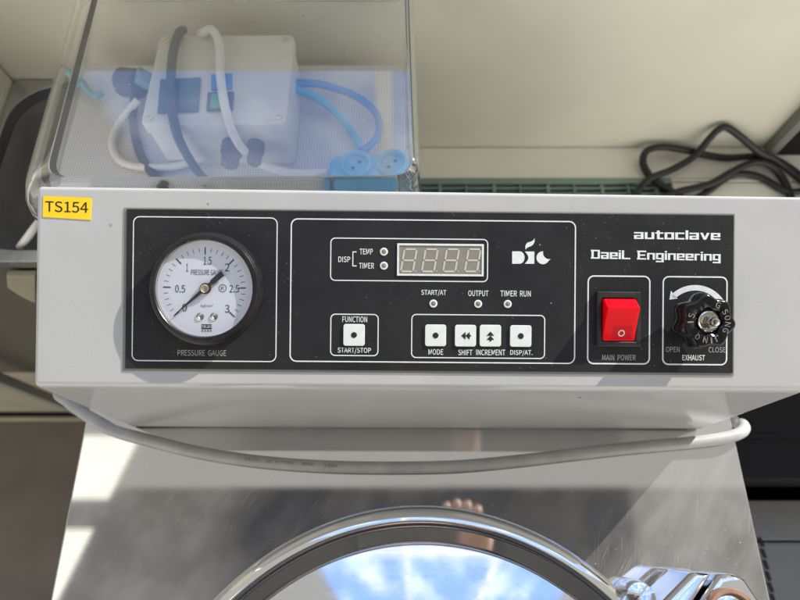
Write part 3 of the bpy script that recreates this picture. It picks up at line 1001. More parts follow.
def key(x0, y0, x1, y1, sym):
    e = part('push_button', (x0 + x1) / 2, (y0 + y1) / 2)
    a_ = P(x0, y1, HF + .0008); c_ = P(x1, y0, HF + .0008)
    b = MB(); b.prism(rrect(a_[0], a_[1], c_[0], c_[1], 2.4 * PXM), HF + .00005, HF + .0008, L); b.build('key_cap', M['key'], e, bev=.0003, seg=2)
    cx, cy = (a_[0] + c_[0]) / 2, (a_[1] + c_[1]) / 2
    hh = HF + .00092
    b = MB()
    if sym == 'dot':
        b.flat(circ(cx, cy, 2.9 * PXM, 28), hh, L)
    else:
        s_ = PXM
        for k in (0, 1):
            o_ = -4.0 + k * 4.1
            tri_ = [(o_ - .2, 0), (o_ + 4.0, 3.9), (o_ + 4.0, -3.9)]
            if sym == 'up':
                tri_ = [(y, -(x + .0)) for x, y in tri_]
            b.flat([(cx + x * s_, cy + y * s_) for x, y in tri_], hh, L)
        if sym == 'up':
            b.flat([(cx - .9 * s_, cy - 5.6 * s_), (cx + .9 * s_, cy - 5.6 * s_), (cx + .9 * s_, cy - 4.1 * s_), (cx - .9 * s_, cy - 4.1 * s_)], hh, L)
        else:
            b.flat([(cx + 4.2 * s_, cy - .9 * s_), (cx + 5.4 * s_, cy - .9 * s_), (cx + 5.4 * s_, cy + .9 * s_), (cx + 4.2 * s_, cy + .9 * s_)], hh, L)
    b.build('symbol', M['black_ink'], e, tri=True)
key(343.2, 324.2, 364.8, 345.8, 'dot')
key(425.0, 324.7, 446.2, 346.2, 'dot')
key(454.8, 325.0, 476.2, 346.5, 'left')
key(479.6, 325.0, 501.2, 346.5, 'up')
key(510.0, 325.4, 531.6, 346.8, 'dot')

# ---------------------------------------------------------------- power switch
e = part('power_switch', 619, 320)
a_ = P(596.6, 346.4, HF + .002); c_ = P(641.2, 291.8, HF + .002)
b = MB(); b.ring([(a_[0], a_[1]), (c_[0], a_[1]), (c_[0], c_[1]), (a_[0], c_[1])], [(a_[0] + 5 * PXM, a_[1] + 5 * PXM), (c_[0] - 5.5 * PXM, a_[1] + 5 * PXM), (c_[0] - 5.5 * PXM, c_[1] - 6.5 * PXM), (a_[0] + 5 * PXM, c_[1] - 6.5 * PXM)], HF + .00005, HF + .0024, L)
b.build('switch_frame', M['black_plastic'], e, bev=.0007, seg=2)
b = MB(); b.prism([(a_[0] + 4 * PXM, a_[1] + 4 * PXM), (c_[0] - 4 * PXM, a_[1] + 4 * PXM), (c_[0] - 4 * PXM, c_[1] - 5 * PXM), (a_[0] + 4 * PXM, c_[1] - 5 * PXM)], HF + .00005, HF + .0006, L)
b.build('switch_well', M['hole'], e)
HR1, HR0 = .0105, .0030
ru0 = P(602.8, 320, HR0)[0]; ru1 = P(634.8, 320, HR0)[0]
rvb = P(618, 341.0, HR0)[1]; rvt = P(618, 299.0, HR0)[1]; rvr = P(620, 308.0, HR1)[1]
prof = [(rvb, .0012), (rvb, HR0)] + [(rvb + (rvr - rvb) * k / 8, HR0 + (HR1 - HR0) * (k / 8) ** 1.25) for k in range(1, 9)] + [(rvt, HR0 + .0012), (rvt, .0012)]
n = len(prof)
b = MB(); b.add([L(ru0, v, h) for v, h in prof] + [L(ru1, v, h) for v, h in prof],
    [tuple(range(n)), tuple(range(2 * n - 1, n - 1, -1))] + [(i, (i + 1) % n, n + (i + 1) % n, n + i) for i in range(n)])
RK = b.build('rocker', M['red'], e, bev=.0006, seg=3)
def rk_h(v):
    t = max(0, min(1, (v - rvb) / (rvr - rvb))); return HR0 + (HR1 - HR0) * t ** 1.25
oc = P(621.3, 333.2, .0042)
b = MB()
co2 = circ(oc[0], oc[1], 3.3 * PXM, 28); ci2 = circ(oc[0], oc[1], 2.3 * PXM, 28)
b.add([L(u_, v_, rk_h(v_) + .0002) for u_, v_ in co2] + [L(u_, v_, rk_h(v_) + .0002) for u_, v_ in ci2], [(i, (i + 1) % 28, 28 + (i + 1) % 28, 28 + i) for i in range(28)])
b.build('off_symbol', M['print'], RK, tri=True)
b = MB()
w0 = P(612.5, 340.0, .0042); w1 = P(632.0, 326.5, .0048)
g_ = 6
vs = []
for i in range(g_ + 1):
    v_ = w0[1] + .0004 + (w1[1] - w0[1] - .0004) * i / g_
    vs += [L(w0[0], v_, rk_h(v_) + .00009), L(w1[0], v_, rk_h(v_) + .00009)]
b.add(vs, [(2 * i, 2 * i + 1, 2 * i + 3, 2 * i + 2) for i in range(g_)])
b.build('dark_window', M['dark_red'], RK, tri=True)

# ---------------------------------------------------------------- exhaust valve handwheel
e = part('exhaust_valve', 695, 318)
KH0, KH1 = .0062, .0195
kc = P(709.3, 321.6, KH1)
kb = P(700.0, 320.8, HF)
kb = (kc[0], kc[1])
PK = .303 / F
b = MB(); b.lathe([(11 * PXM, HF), (11 * PXM, HF + .002), (8 * PXM, HF + .003), (7 * PXM, HF + .006), (7 * PXM, KH0)], L, kb, 28); b.build('valve_stem', M['nickel'], e)
R = 27.2 * PK
def lobes(a, h):
    return 1 + .075 * math.cos(7 * (a + .12))
def knobprof():
    pr = [(R * .55, KH0 - .0006), (R * .84, KH0)]
    hh = (KH1 - KH0) / 2
    for k in range(11):
        t = math.pi * (k / 10) - math.pi / 2
        pr.append((R * .88 + R * .12 * math.cos(t), KH0 + hh + hh * math.sin(t) * (.98 if k < 10 else 1.0)))
    pr += [(R * .84, KH1 + .0001), (R * .56, KH1), (R * .50, KH1 - .0006), (R * .46, KH1 - .0024)]
    return pr
b = MB(); b.lathe(knobprof(), L, kc, 112, cap0=True, rfun=lambda a, h: lobes(a, h)); KW = b.build('handwheel', M['knob_black'], e)
b = MB()
def ringtext(s, deg_mid, rad, hpx, step):
    for i, ch in enumerate(s):
        if ch == ' ':
            continue
        dg = deg_mid - (i - (len(s) - 1) / 2) * step
        a = math.radians(dg)
        cx, cy = kc[0] + rad * math.cos(a), kc[1] + rad * math.sin(a)
        hw = (.36 if ch != 'I' else .12) * hpx * PK; hh = hpx / 2 * PK
        vs, fs = text_shape(ch, .0)
        x0 = min(v[0] for v in vs); x1 = max(v[0] for v in vs); y0 = min(v[1] for v in vs); y1 = max(v[1] for v in vs)
        r_ = a - math.pi / 2
        top_ = []
        for x, y in vs:
            lx = -hw + (x - x0) / (x1 - x0) * 2 * hw; ly = -hh + (y - y0) / (y1 - y0) * 2 * hh
            top_.append((cx + lx * math.cos(r_) - ly * math.sin(r_), cy + lx * math.sin(r_) + ly * math.cos(r_)))
        b.add([L(u_, v_, KH1 + .0001) for u_, v_ in top_], fs)
ringtext('SONG', 2, 18.6 * PK, 5.9, 20)
ringtext('JIN', -83, 18.6 * PK, 5.9, 19)
ringtext('IS', 172, 18.8 * PK, 6.2, 20)
ringtext('G', 62, 18.8 * PK, 6.2, 20)
ringtext('Q', -128, 18.8 * PK, 6.2, 20)
b.build('lettering', M['emboss'], KW, tri=True)
b = MB(); b.lathe([(10.5 * PK, KH1 - .002), (10.5 * PK, KH1 - .0004), (9.6 * PK, KH1 + .0001), (6 * PK, KH1)], L, kc, 32); b.build('washer', M['nickel'], e)
hx = [(kc[0] + 7.2 * PK * math.cos(math.radians(60 * k + 12)), kc[1] + 7.2 * PK * math.sin(math.radians(60 * k + 12))) for k in range(6)]
b = MB(); b.prism(hx, KH1 + .0001, KH1 + .0030, L); b.build('nut', M['nickel'], e, bev=.0005, seg=2)
b = MB(); b.lathe([(4.4 * PK, KH1 + .003), (4.4 * PK, KH1 + .0058), (3.6 * PK, KH1 + .0066), (1.5 * PK, KH1 + .007)], L, kc, 24); b.build('stud', M['nickel'], e)

# ---------------------------------------------------------------- round lid
LC = (.0146, -.1755)
LR = .1966
LID = bpy.data.objects.new('lid', None); COL.objects.link(LID); LID.parent = A; LID.location = Vector((LC[0], LC[1], .001)) - Vector(A.location)
pr = [(LR + .0005, .0008), (LR + .0008, .003), (LR + .0004, .009)]
for k in range(15):
    a = math.pi / 2 * k / 14
    pr.append((LR - .0105 + .0105 * math.cos(a), .0095 + .0105 * math.sin(a)))
pr += [(LR - .0115, .0199), (LR - .0126, .0193), (LR - .0134, .0189), (LR - .0138, .01882), (LR - .0150, .01878), (LR - .0225, .0187), (LR - .0236, .01868), (LR - .0240, .01863), (LR - .0252, .0178)]
b = MB(); b.lathe(pr, TW, LC, 160, cap1=False); b.build('rim', M['chrome'], LID, smooth=50)
pr = [(LR - .0245, .0168), (LR - .0248, .0187), (LR - .0256, .0203)]
for k in range(25):
    t = k / 24
    r = (LR - .0260) * (1 - t) + .0001
    rr = (LR - .0260)
    hgt = .0210 + .0262 * (1 - (r / rr) ** 2.05)
    pr.append((r, hgt))
b = MB(); b.lathe(pr, TW, LC, 160, cap1=True); b.build('dome', M['dome'], LID, smooth=32)

# ---------------------------------------------------------------- clamp of the lid at the right
CL = bpy.data.objects.new('lid_clamp', None); COL.objects.link(CL); CL.parent = A
CZ = .052
CL.location = on_z(700, 590, 0) - Vector(A.location)
def block(pxs, slope, zb, name, m_, bev):
    pts_ = [on_z(x, y, CZ) for x, y in pxs]
    yr = sum(p.y for p in pts_) / len(pts_)
    n_ = len(pts_)
    zt = [CZ - slope * (p.y - yr) for p in pts_]
    b = MB(); b.add([Vector((p.x, p.y, zb)) for p in pts_] + [Vector((p.x, p.y, z)) for p, z in zip(pts_, zt)],
                    [tuple(range(n_ - 1, -1, -1)), tuple(range(n_, 2 * n_))] + [(k, (k + 1) % n_, n_ + (k + 1) % n_, n_ + k) for k in range(n_)])
    return b.build(name, m_, CL, bev=bev, seg=4)
block([(636, 626), (697, 571.5), (718, 573.5), (668, 634)], .30, .012, 'clamp_arm', M['latch_chrome'], .0035)
block([(673, 636), (721.5, 575), (738, 573), (749, 580), (786, 640), (740, 672), (690, 668)], .12, .010, 'clamp_jaw', M['latch_chrome'], .0045)
wc = on_z(735, 616, CZ + .004)
zr = CZ - .0035
b = MB(); b.lathe([(.0152, zr + .001), (.0152, zr + .0065), (.0145, zr + .0075), (.0125, zr + .0075), (.0118, zr + .006), (.0118, zr + .002)], TW, (wc.x, wc.y), 40, cap1=False); b.build('washer', M['copper'], CL)
b = MB(); b.lathe([(.0115, zr + .002), (.0115, zr + .005), (.009, zr + .0062), (.003, zr + .0066)], TW, (wc.x, wc.y), 36); b.build('clamp_screw', M['latch_chrome'], CL)
ps = on_z(640, 598, .02)
b = MB(); b.lathe([(.011, .0008), (.011, .018), (.0095, .022), (.004, .024)], TW, (ps.x, ps.y), 32); b.build('hinge_post', M['latch_chrome'], CL)

# ================================================================== GREY POWER CABLE across the front
e0 = on_z(63, 391, -.03)
cp = [(e0.x + .004, e0.y + .03, -.12), tuple(e0)]
zc = .0047
path = [(69, 402.5, -.012), (81, 411.5, -.001), (96, 421.5, .0046), (113, 430.5, zc), (150, 440.5, zc), (200, 452.5, zc), (260, 461.5, zc), (330, 466.5, zc), (400, 467.5, zc), (460, 466, zc), (520, 460.5, zc), (580, 453.5, zc), (640, 447, zc), (690, 442.5, zc), (722, 438.5, .006), (738, 434, .006), (744, 429, .002), (742, 424, -.004), (735, 422, -.008)]
pts = [Vector(v) for v in cp] + [on_z(*p) for p in path]
end = pts[-1]
pts += [Vector((end.x - .004, end.y + .03, -.03)), Vector((end.x - .01, end.y + .07, -.10))]
o = MB().tube(pts, .0044, 16, 8).build('power_cable', M['grey_sheath'])
tag(o, 'thick grey power cable lying across the steel top below the panel', 'cable')
# faint print on the sheath
CBL = o
def cabpt(px):                       # centre line of the cable under photo column px
    for (xa, ya, za), (xb, yb_, zb) in zip(path, path[1:]):
        if xa <= px <= xb:
            t = (px - xa) / (xb - xa)
            return on_z(px, ya + (yb_ - ya) * t, zc)
for s_, xa, xb in (('VCTF', 246, 260), ('2X', 267, 273), ('0.75SQ', 277, 294), ('300V', 302, 315), ('1998', 325, 338)):
    p0, p1 = cabpt(xa), cabpt(xb)
    d_ = (p1 - p0).normalized(); n_ = Vector((-d_.y, d_.x, 0))
    b = MB()
    write(b, s_, (0, -.0009, (p1 - p0).length, .0011), .0, lambda u_, v_, h: p0 + d_ * u_ + n_ * v_ + Vector((0, 0, .0046 - max(0, abs(v_) - .0004) * .1)))
    b.build('lettering', M['faint_ink'], CBL, tri=True)
# ================================================================== CLEAR BOX
TZ = .15
tb = thing('clear_plastic_box', 'clear acrylic box with a dusty lid covering a wired control box', 'box', (-.1, .3, .038))
lz = lambda x, y, z=TZ: on_z(x, y, z)
TFL = lz(43, 179); TFR = lz(416, 177); yB = .405
def edge_x(a, b_, y):
    t = (y - a.y) / (b_.y - a.y); return a.x + (b_.x - a.x) * t
TBLx = edge_x(TFL, lz(90, 0), yB); TBRx = edge_x(TFR, lz(409.5, 0), yB)
top_o = [(TFL.x, TFL.y), (TFR.x, TFR.y), (TBRx, yB), (TBLx, yB)]
def rpoly(pts, r, n=6):
    out = []
    m_ = len(pts)
    for i in range(m_):
        p0 = Vector(pts[i - 1]); p1 = Vector(pts[i]); p2 = Vector(pts[(i + 1) % m_])
        d0 = (p0 - p1).normalized(); d1 = (p2 - p1).normalized()
        a = p1 + d0 * r; c_ = p1 + d1 * r
        for k in range(n + 1):
            t = k / n
            q = a * (1 - t) ** 2 + p1 * 2 * t * (1 - t) + c_ * t * t
            out.append((q.x, q.y))
    return out
def grow(l, fr, r_, bk):
    return [(top_o[0][0] - l, top_o[0][1] - fr), (top_o[1][0] + r_, top_o[1][1] - fr), (top_o[2][0] + r_, top_o[2][1] + bk), (top_o[3][0] - l, top_o[3][1] + bk)]
lev = [(rpoly(grow(-.0012, -.0012, -.0012, -.0012), .014), TZ), (rpoly(grow(.0, .0, .0, 0), .014), TZ - .0006), (rpoly(grow(.011, .003, .002, .003), .016), TZ - .004), (rpoly(grow(.020, .006, .0035, .005), .018), TZ - .012), (rpoly(grow(.029, .0075, .0045, .006), .019), TZ - .026), (rpoly(grow(.034, .0085, .0055, .007), .020), TZ - .040)]
n = len(lev[0][0])
b = MB(); b.add([TW(x, y, TZ) for x, y in lev[0][0]], [tuple(range(n))]); b.build('lid_sheet', M['acrylic'], tb)
vs = []; fs = []
for pg, z in lev:
    vs += [TW(x, y, z) for x, y in pg]
for j in range(len(lev) - 1):
    fs += [(j * n + i, j * n + (i + 1) % n, (j + 1) * n + (i + 1) % n, (j + 1) * n + i) for i in range(n)]
t_ = .0032
inn = [rpoly(grow(g[0] - t_, g[1] - t_, g[2] - t_, g[3] - t_), g[4]) for g in ((.0, .0, .0, 0, .014), (.011, .003, .002, .003, .016), (.020, .006, .0035, .005, .018), (.029, .0075, .0045, .006, .019), (.034, .0085, .0055, .007, .020))]
zs_ = [TZ - .0034, TZ - .0065, TZ - .0135, TZ - .0265, TZ - .040]
base_ = len(lev) * n
for pg, z in zip(inn, zs_):
    vs += [TW(x, y, z) for x, y in pg]
for j in range(4):
    o_ = base_ + j * n
    fs += [(o_ + i, o_ + n + i, o_ + n + (i + 1) % n, o_ + (i + 1) % n) for i in range(n)]
o_ = base_ + 4 * n; p_ = (len(lev) - 1) * n
fs += [(p_ + i, p_ + (i + 1) % n, o_ + (i + 1) % n, o_ + i) for i in range(n)]
fs += [(i, base_ + i, base_ + (i + 1) % n, (i + 1) % n) for i in range(n)]
b = MB(); b.add(vs, fs); b.build('lid_skirt', M['thick_acrylic'], tb, smooth=60)
wl = rpoly(grow(.022, .001, .0005, .002), .015)
wl2 = rpoly(grow(.068, -.001, -.001, .0), .013)
b = MB(); b.add([TW(x, y, TZ - .036) for x, y in wl] + [TW(x, y, .0395) for x, y in wl2], [(i, (i + 1) % n, n + (i + 1) % n, n + i) for i in range(n)])
b.build('box_wall', M['acrylic_side'], tb, smooth=60)
wl3 = rpoly(grow(.063, -.003, -.003, -.002), .012)
b = MB(); b.prism(wl3, .040, .048, TW); b.build('floor_board', M['perforated'], tb)
BZ = .048

q = on_z(33, 196, .10)
b = MB(); b.tube([q + Vector((-.001, .0, -.0)), q + Vector((-.004, .001, -.012)), q + Vector((.001, .002, -.022)), q + Vector((.008, .002, -.024))], .0035, 10, 5); b.build('clip', M['white_sheath'], tb)

# ---------------------------------------------------------------- white control box inside
EZ = .10
ec = [on_z(140, 124.5, EZ), on_z(286, 124, EZ), on_z(287, 32.5, EZ), on_z(150.5, 37, EZ)]
cb_ = thing('junction_box', 'pale grey wired control box with small screen and green switch inside clear box', 'control box', ((ec[0].x + ec[2].x) / 2, (ec[0].y + ec[2].y) / 2, BZ))
ex_ = (ec[1] - ec[0]).normalized(); ey_ = Vector((-ex_.y, ex_.x, 0))
ew = (ec[1] - ec[0]).length; eh = ((ec[3] - ec[0]).dot(ey_) + (ec[2] - ec[1]).dot(ey_)) / 2
def TE(u_, v_, h):
    p = ec[0] + ex_ * u_ + ey_ * v_
    return Vector((p.x, p.y, h))
b = MB(); b.prism(rrect(.0015, .0015, ew - .0015, eh - .0015, .004), BZ + .0005, EZ - .0125, TE); b.build('enclosure_body', M['enclosure'], cb_, bev=.0012)
b = MB(); b.prism(rrect(0, 0, ew, eh, .005), EZ - .012, EZ, TE); EL = b.build('enclosure_lid', M['enclosure'], cb_, bev=.0016, seg=3)
for su, sv in ((.0065, .0065), (ew - .0065, .0065), (.0065, eh - .0065), (ew - .0065, eh - .0065)):
    q = TE(su, sv, EZ)
    b = MB(); b.lathe([(.0028, EZ + .0001), (.0026, EZ + .0008), (.0012, EZ + .0009), (.001, EZ + .0003)], TW, (q.x, q.y), 18); b.build('lid_screw', M['brass'], EL)
def quadpx(pp, z0, z1, name, m_, par, bev=.0006):
    b = MB(); pts_ = [on_z(x, y, z1) for x, y in pp]
    b.prism([(p.x, p.y) for p in pts_], z0, z1, TW)
    return b.build(name, m_, par, bev=bev)
quadpx([(157, 112.5), (198, 110.5), (200.5, 77), (160, 79)], EZ + .0002, EZ + .002, 'screen', M['dark_screen'], cb_)
quadpx([(211, 89.5), (232, 88.5), (232, 73), (211, 74)], EZ + .0002, EZ + .0016, 'blue_key', M['blue_sheath'], cb_)
quadpx([(206, 110), (232.5, 109), (233.5, 91), (207.5, 92)], EZ + .0002, EZ + .0025, 'switch_frame', M['navy'], cb_)
quadpx([(210, 107), (224, 106.5), (225, 93), (211, 93.5)], EZ + .0027, EZ + .005, 'green_switch', M['green_key'], cb_)
for px_, py_, rr in ((232, 148, .0085), (256, 146, .007)):
    q = on_z(px_, py_, .075)
    b = MB()
    def TG(u_, v_, h, q=q):
        return q + ex_ * u_ + Vector((0, 0, 1)) * v_ - ey_ * h
    b.lathe([(rr, -.006), (rr, .006), (rr * .85, .008), (rr * .8, .016), (rr * .5, .018)], TG, (0, 0), 16, cap0=True); b.build('cable_gland', M['navy'], cb_)
# cables inside
def cable(name, pp, r, m_, label, cat='cable'):
    o = MB().tube([on_z(*p) for p in pp], r, 12, 7).build(name, m_)
    return tag(o, label, cat)
cable('white_cable', [(198, 36, .094), (203, 33, .103), (211, 29.5, .107), (217, 37, .108), (219.5, 50, .107), (220.5, 77, .107), (226, 111, .106), (236, 139, .092), (253, 159, .070), (276, 170, .062), (301, 173.5, .060), (328, 172, .060)], .0035, M['white_sheath'], 'white cable looping over the pale control box to the blue socket strip')
cable('dark_cable', [(183, 30, .095), (179, 33, .104), (174, 48, .107), (171.5, 66, .107), (171, 90, .106), (172.5, 114, .106), (179, 139, .092), (190, 160, .068), (200, 174, .055), (207, 181, .052)], .0036, M['dark_sheath'], 'dark blue grey cable running down over the screen of the control box')
cable('white_cable', [(138, 100, .060), (128, 112, .056), (117, 128, .053), (112.5, 146, .052), (122, 162, .052), (148, 167.5, .052), (176, 166, .052), (198, 159, .054), (212, 154, .058)], .0033, M['white_sheath'], 'white cable curled on the perforated board left of the control box')
cable('black_cable', [(136, 88, .062), (134, 104, .056), (133, 122, .053), (138, 147, .052), (147, 166, .052), (158, 179, .052), (166, 188, .052)], .0036, M['cord_black'], 'black plug cable hanging from the plug left of the control box')
cable('blue_cable', [(280, 84, .075), (292, 83, .072), (323, 85, .062), (357, 97, .058), (377, 115, .056), (378, 135, .056), (367, 148, .058), (362, 152, .060)], .0032, M['blue_sheath'], 'deep blue cable arching wide to the blue socket strip')
cable('blue_cable', [(280, 88, .073), (293, 88, .071), (320, 100, .060), (340, 117, .056), (355, 137, .057), (361, 150, .060)], .0034, M['light_blue'], 'lighter blue cable sloping straight down to the blue socket strip')
cable('blue_hose', [(70, 74, .064), (80, 80, .062), (88, 91, .058), (96, 96, .056), (102, 93, .055)], .0030, M['pale_blue'], 'short pale blue hose hooked in the far left corner of the clear box')
# plug
pg_ = thing('plug', 'dark plug with a teal collar lying left of the control box', 'plug', on_z(133, 84, BZ))
b = MB()
pa = on_z(122, 82, .063); pb_ = on_z(140, 84, .066)
b.tube([pa, pa.lerp(pb_, .5), pb_], .0125, 18, 4); b.build('plug_body', M['navy'], pg_, bev=.002)
b = MB(); pc = on_z(147, 76, .072); b.tube([pb_ + Vector((.0005, .002, .001)), pc], .010, 4, 3); b.build('plug_collar', M['teal'], pg_, bev=.002)
# socket strip
ss = thing('socket_strip', 'light blue two socket power strip lying at the front of clear box', 'power strip', on_z(368, 166, BZ))
SZZ = .074
s0 = on_z(345, 163, SZZ); s1 = on_z(393, 161.5, SZZ)
dx = (s1 - s0).normalized(); dy = Vector((-dx.y, dx.x, 0))
def TS(u_, v_, h):
    p = s0 + dx * u_ + dy * v_
    return Vector((p.x, p.y, h))
pxs = (s1 - s0).length / 48
b = MB(); b.prism(rrect(-17 * pxs, -16 * pxs, 64 * pxs, 15 * pxs, 14 * pxs, 8), BZ + .0005, SZZ - .004, TS); b.build('strip_body', M['light_blue'], ss, bev=.003, seg=3)
for k, uc in enumerate((11, 47)):
    b = MB(); b.lathe([(15.5 * pxs, SZZ - .0038), (15.5 * pxs, SZZ), (13 * pxs, SZZ + .001), (12 * pxs, SZZ), (11.5 * pxs, SZZ - .003)], TS, (uc * pxs, 0), 36); so_ = b.build('socket', M['light_blue'], ss)
    b = MB()
    for dv_ in (-5, 5):
        b.flat(circ((uc + dv_ * .7) * pxs, dv_ * .7 * pxs, 2.0 * pxs, 16), SZZ - .0028, TS)
    b.build('socket_hole', M['hole'], so_, tri=True)
b = MB(); b.prism(rrect(-24 * pxs, -13 * pxs, -17.3 * pxs, -3 * pxs, 2 * pxs, 3), BZ + .0005, SZZ - .012, TS); b.build('cable_entry', M['light_blue'], ss, bev=.001)

# ================================================================== BLACK CORD on the unit
z0 = UNIT_Z + .0046
b = MB()
Apath = [(628, 203, z0), (638, 191, z0), (649, 179, z0 + .006), (672, 169.5, z0 + .004), (694, 156.5, z0 + .006), (709, 139, z0 + .025), (718, 130, z0 + .035), (727, 127.5, z0 + .038), (741.5, 137.5, z0 + .030), (759.5, 152.5, z0 + .014), (777.5, 161, z0 + .006), (800, 178.5, z0), (822, 200, z0)]
Bpath = [(690, 204, z0), (670, 190.5, z0), (652, 178.5, z0), (643, 163, z0 + .002), (647, 151, z0 + .006), (663, 147, z0 + .008), (687.5, 150.6, z0 + .005), (706, 155, z0), (728, 157.8, z0), (759.5, 156.5, z0 + .003), (781, 162.5, z0 + .001), (806, 181, z0), (830, 205, z0)]
Cpath = [(655, 200, z0), (681, 191, z0 + .001), (710, 184, z0 + .008), (732.5, 171.5, z0 + .008), (752, 163, z0 + .008), (768.5, 164.5, z0 + .006), (781, 176, z0), (789, 192, z0), (792, 206, z0)]
Dpath = [(690, 203, z0), (709, 190.5, z0), (728, 177, z0), (744, 174, z0), (762, 178, z0), (781, 189, z0), (796, 192, z0), (825, 186, z0)]
for pth in (Apath, Bpath, Cpath, Dpath):
    b.tube([on_z(*p) for p in pth], .0040, 12, 8)
o = b.build('black_cord', M['cord_black'])
tag(o, 'tangled black power cord lying on the beige unit behind the panel', 'cord')

# ================================================================== THE PHOTOGRAPHER (only seen mirrored in the steel)
PE = thing('person', 'person in dark jacket holding a phone over the machine, mirrored in the steel top', 'person', (0, -.62, FLOOR_Z))
def skin_mesh(name, pts, edges, m_, root, parent, sub=2):
    me = bpy.data.meshes.new(name)
    off = parent_world(parent)
    me.from_pydata([Vector(p[0]) - off for p in pts], edges, [])
    me.materials.append(m_)
    o = bpy.data.objects.new(name, me)
    COL.objects.link(o)
    o.parent = parent
    sk_ = o.modifiers.new('skin', 'SKIN')
    for i, p in enumerate(pts):
        r = p[1]
        me.skin_vertices[0].data[i].radius = (r, r) if isinstance(r, float) else r
        me.skin_vertices[0].data[i].use_root = (i == root)
    sb_ = o.modifiers.new('smooth', 'SUBSURF')
    sb_.levels = sub; sb_.render_levels = sub
    sk_.use_smooth_shade = True
    return o
DV = Vector((0, ST, -CT)); UV = Vector((0, CT, ST))
def K(x, up, fw):                      # a place on the phone: right, up, towards the machine, from the lens
    return CAM + Vector((x + .016, 0, 0)) + UV * (up + .076) + DV * (fw - .16)
wr = K(.125, -.035, -.075); wl_ = Vector((-.31, -.52, .10))
B = [((0, -.585, .20), (.18, .11)), ((0, -.545, .38), (.17, .105)), ((0, -.49, .56), (.175, .11)), ((0, -.44, .70), (.09, .07)), ((0, -.40, .77), (.055, .055)),
     ((.19, -.48, .64), .065), ((.30, -.40, .42), .048), (tuple(wr), .028),
     ((-.19, -.48, .64), .065), ((-.29, -.54, .36), .048), (tuple(wl_), .028),
     ((.10, -.60, .10), .10), ((.11, -.60, -.26), .062), ((.11, -.62, -.64), .042), ((.12, -.52, -.665), .035),
     ((-.10, -.60, .10), .10), ((-.11, -.60, -.26), .062), ((-.11, -.62, -.64), .042), ((-.12, -.52, -.665), .035)]
Ed = [(0, 1), (1, 2), (2, 3), (3, 4), (2, 5), (5, 6), (6, 7), (2, 8), (8, 9), (9, 10), (0, 11), (11, 12), (12, 13), (13, 14), (0, 15), (15, 16), (16, 17), (17, 18)]
skin_mesh('clothing', B, Ed, M['jacket'], 0, PE)
hc = Vector((0, -.34, .88))
b = MB()
def TH(u_, v_, h, c_=hc):
    f_ = Vector((0, .55, -.84)); u2 = Vector((0, .84, .55))
    return c_ + Vector((u_, 0, 0)) + f_ * v_ + u2 * h
pr = [(.004, -.125), (.045, -.118), (.062, -.085), (.070, -.03), (.074, .02), (.073, .06), (.058, .092), (.03, .108), (.003, .112)]
b.lathe(pr, TH, (0, 0), 24, cap0=True, cap1=True, rfun=lambda a, h: 1 + .22 * max(0, math.sin(a)) ** 1 * (1 if h < .05 else .6) + (.22 if abs(a - math.pi / 2) < .2 and -.05 < h < .0 else 0))
for sx in (-1, 1):
    b.tube([TH(sx * .076, 0, -.03), TH(sx * .082, -.006, -.005), TH(sx * .08, -.006, .02)], .010, 8, 3)
b.tube([hc + Vector((0, -.02, -.06)), Vector((0, -.40, .77))], .05, 12, 3)
b.build('head', M['skin'], PE, smooth=60)
b = MB()
pr2 = [(.080, .015), (.083, .05), (.072, .092), (.04, .117), (.003, .122)]
b.lathe(pr2, lambda u_, v_, h: TH(u_, v_ - .018, h), (0, 0), 24, cap0=True); b.build('hair', M['hair'], PE, smooth=60)
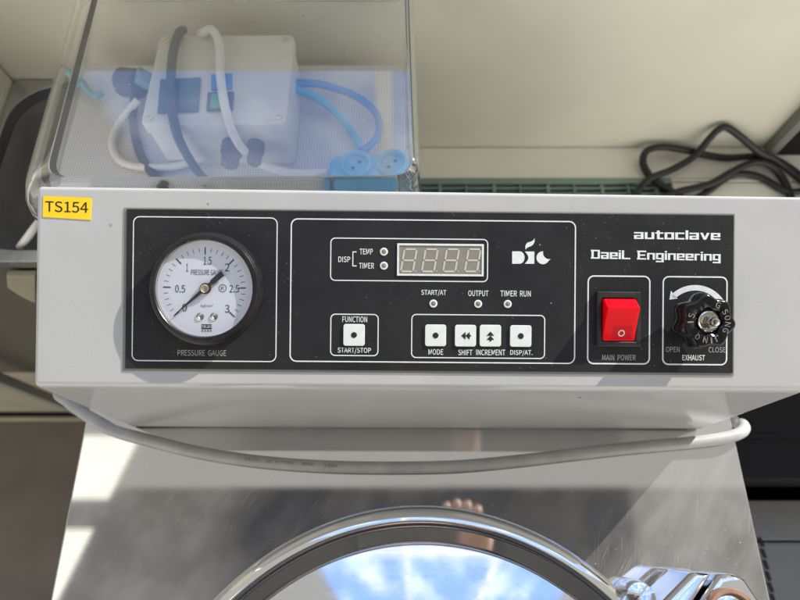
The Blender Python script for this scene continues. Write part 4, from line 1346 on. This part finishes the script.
# hands: palm behind the phone, four fingers over its top edge, thumb below
def hand(sx):
    w_ = wr if sx > 0 else wl_
    pts = [(tuple(w_), .022), (tuple(K(sx * .118, .0, -.060)), (.024, .016)), (tuple(K(sx * .108, .028, -.050)), (.03, .015))]
    ed = [(0, 1), (1, 2)]
    for k, (fx, ln) in enumerate(((.070, .0), (.089, .006), (.108, .003), (.126, -.006))):
        i = len(pts)
        pts += [(tuple(K(sx * (fx * .8 + .022), .046, -.047)), .0085), (tuple(K(sx * fx, .060 + ln, -.032)), .0080), (tuple(K(sx * fx, .057 + ln, -.012)), .0076), (tuple(K(sx * fx, .040 + ln * .5, -.0082)), .0066)]
        ed += [(2, i), (i, i + 1), (i + 1, i + 2), (i + 2, i + 3)]
    i = len(pts)
    pts += [(tuple(K(sx * .098, -.012, -.050)), .0105), (tuple(K(sx * .082, -.020, -.040)), .009), (tuple(K(sx * .064, -.016, -.0345)), .0075)]
    ed += [(1, i), (i, i + 1), (i + 1, i + 2)]
    skin_mesh('hand', pts, ed, M['skin'], 0, PE, 2)
hand(1)
lh = Vector((-.30, -.50, .02))
PL = [(tuple(wl_), .024), (tuple(lh), (.032, .016)), (tuple(lh + Vector((0, .01, -.04))), (.034, .014))]
EL_ = [(0, 1), (1, 2)]
for k in range(4):
    i = len(PL)
    q = lh + Vector((.0, -.022 + k * .016, -.075))
    PL += [(tuple(q), .0088), (tuple(q + Vector((.006, 0, -.034 + abs(k - 1.6) * .004))), .008), (tuple(q + Vector((.016, 0, -.060 + abs(k - 1.6) * .007))), .0068)]
    EL_ += [(2, i), (i, i + 1), (i + 1, i + 2)]
i = len(PL)
PL += [(tuple(lh + Vector((.008, .034, -.035))), .0105), (tuple(lh + Vector((.014, .050, -.062))), .0085)]
EL_ += [(1, i), (i, i + 1)]
skin_mesh('hand', PL, EL_, M['skin'], 0, PE, 2)
ph = MB(); ph.origin = K(0, 0, -.022)
ph.prism(rrect(-.080, -.038, .080, .038, .010), -.026, -.018, lambda u_, v_, h: K(u_, v_, h))
o = ph.build('phone', M['phone'], None, bev=.001)
tag(o, 'grey phone held level over the machine, mirrored in the steel top', 'phone')
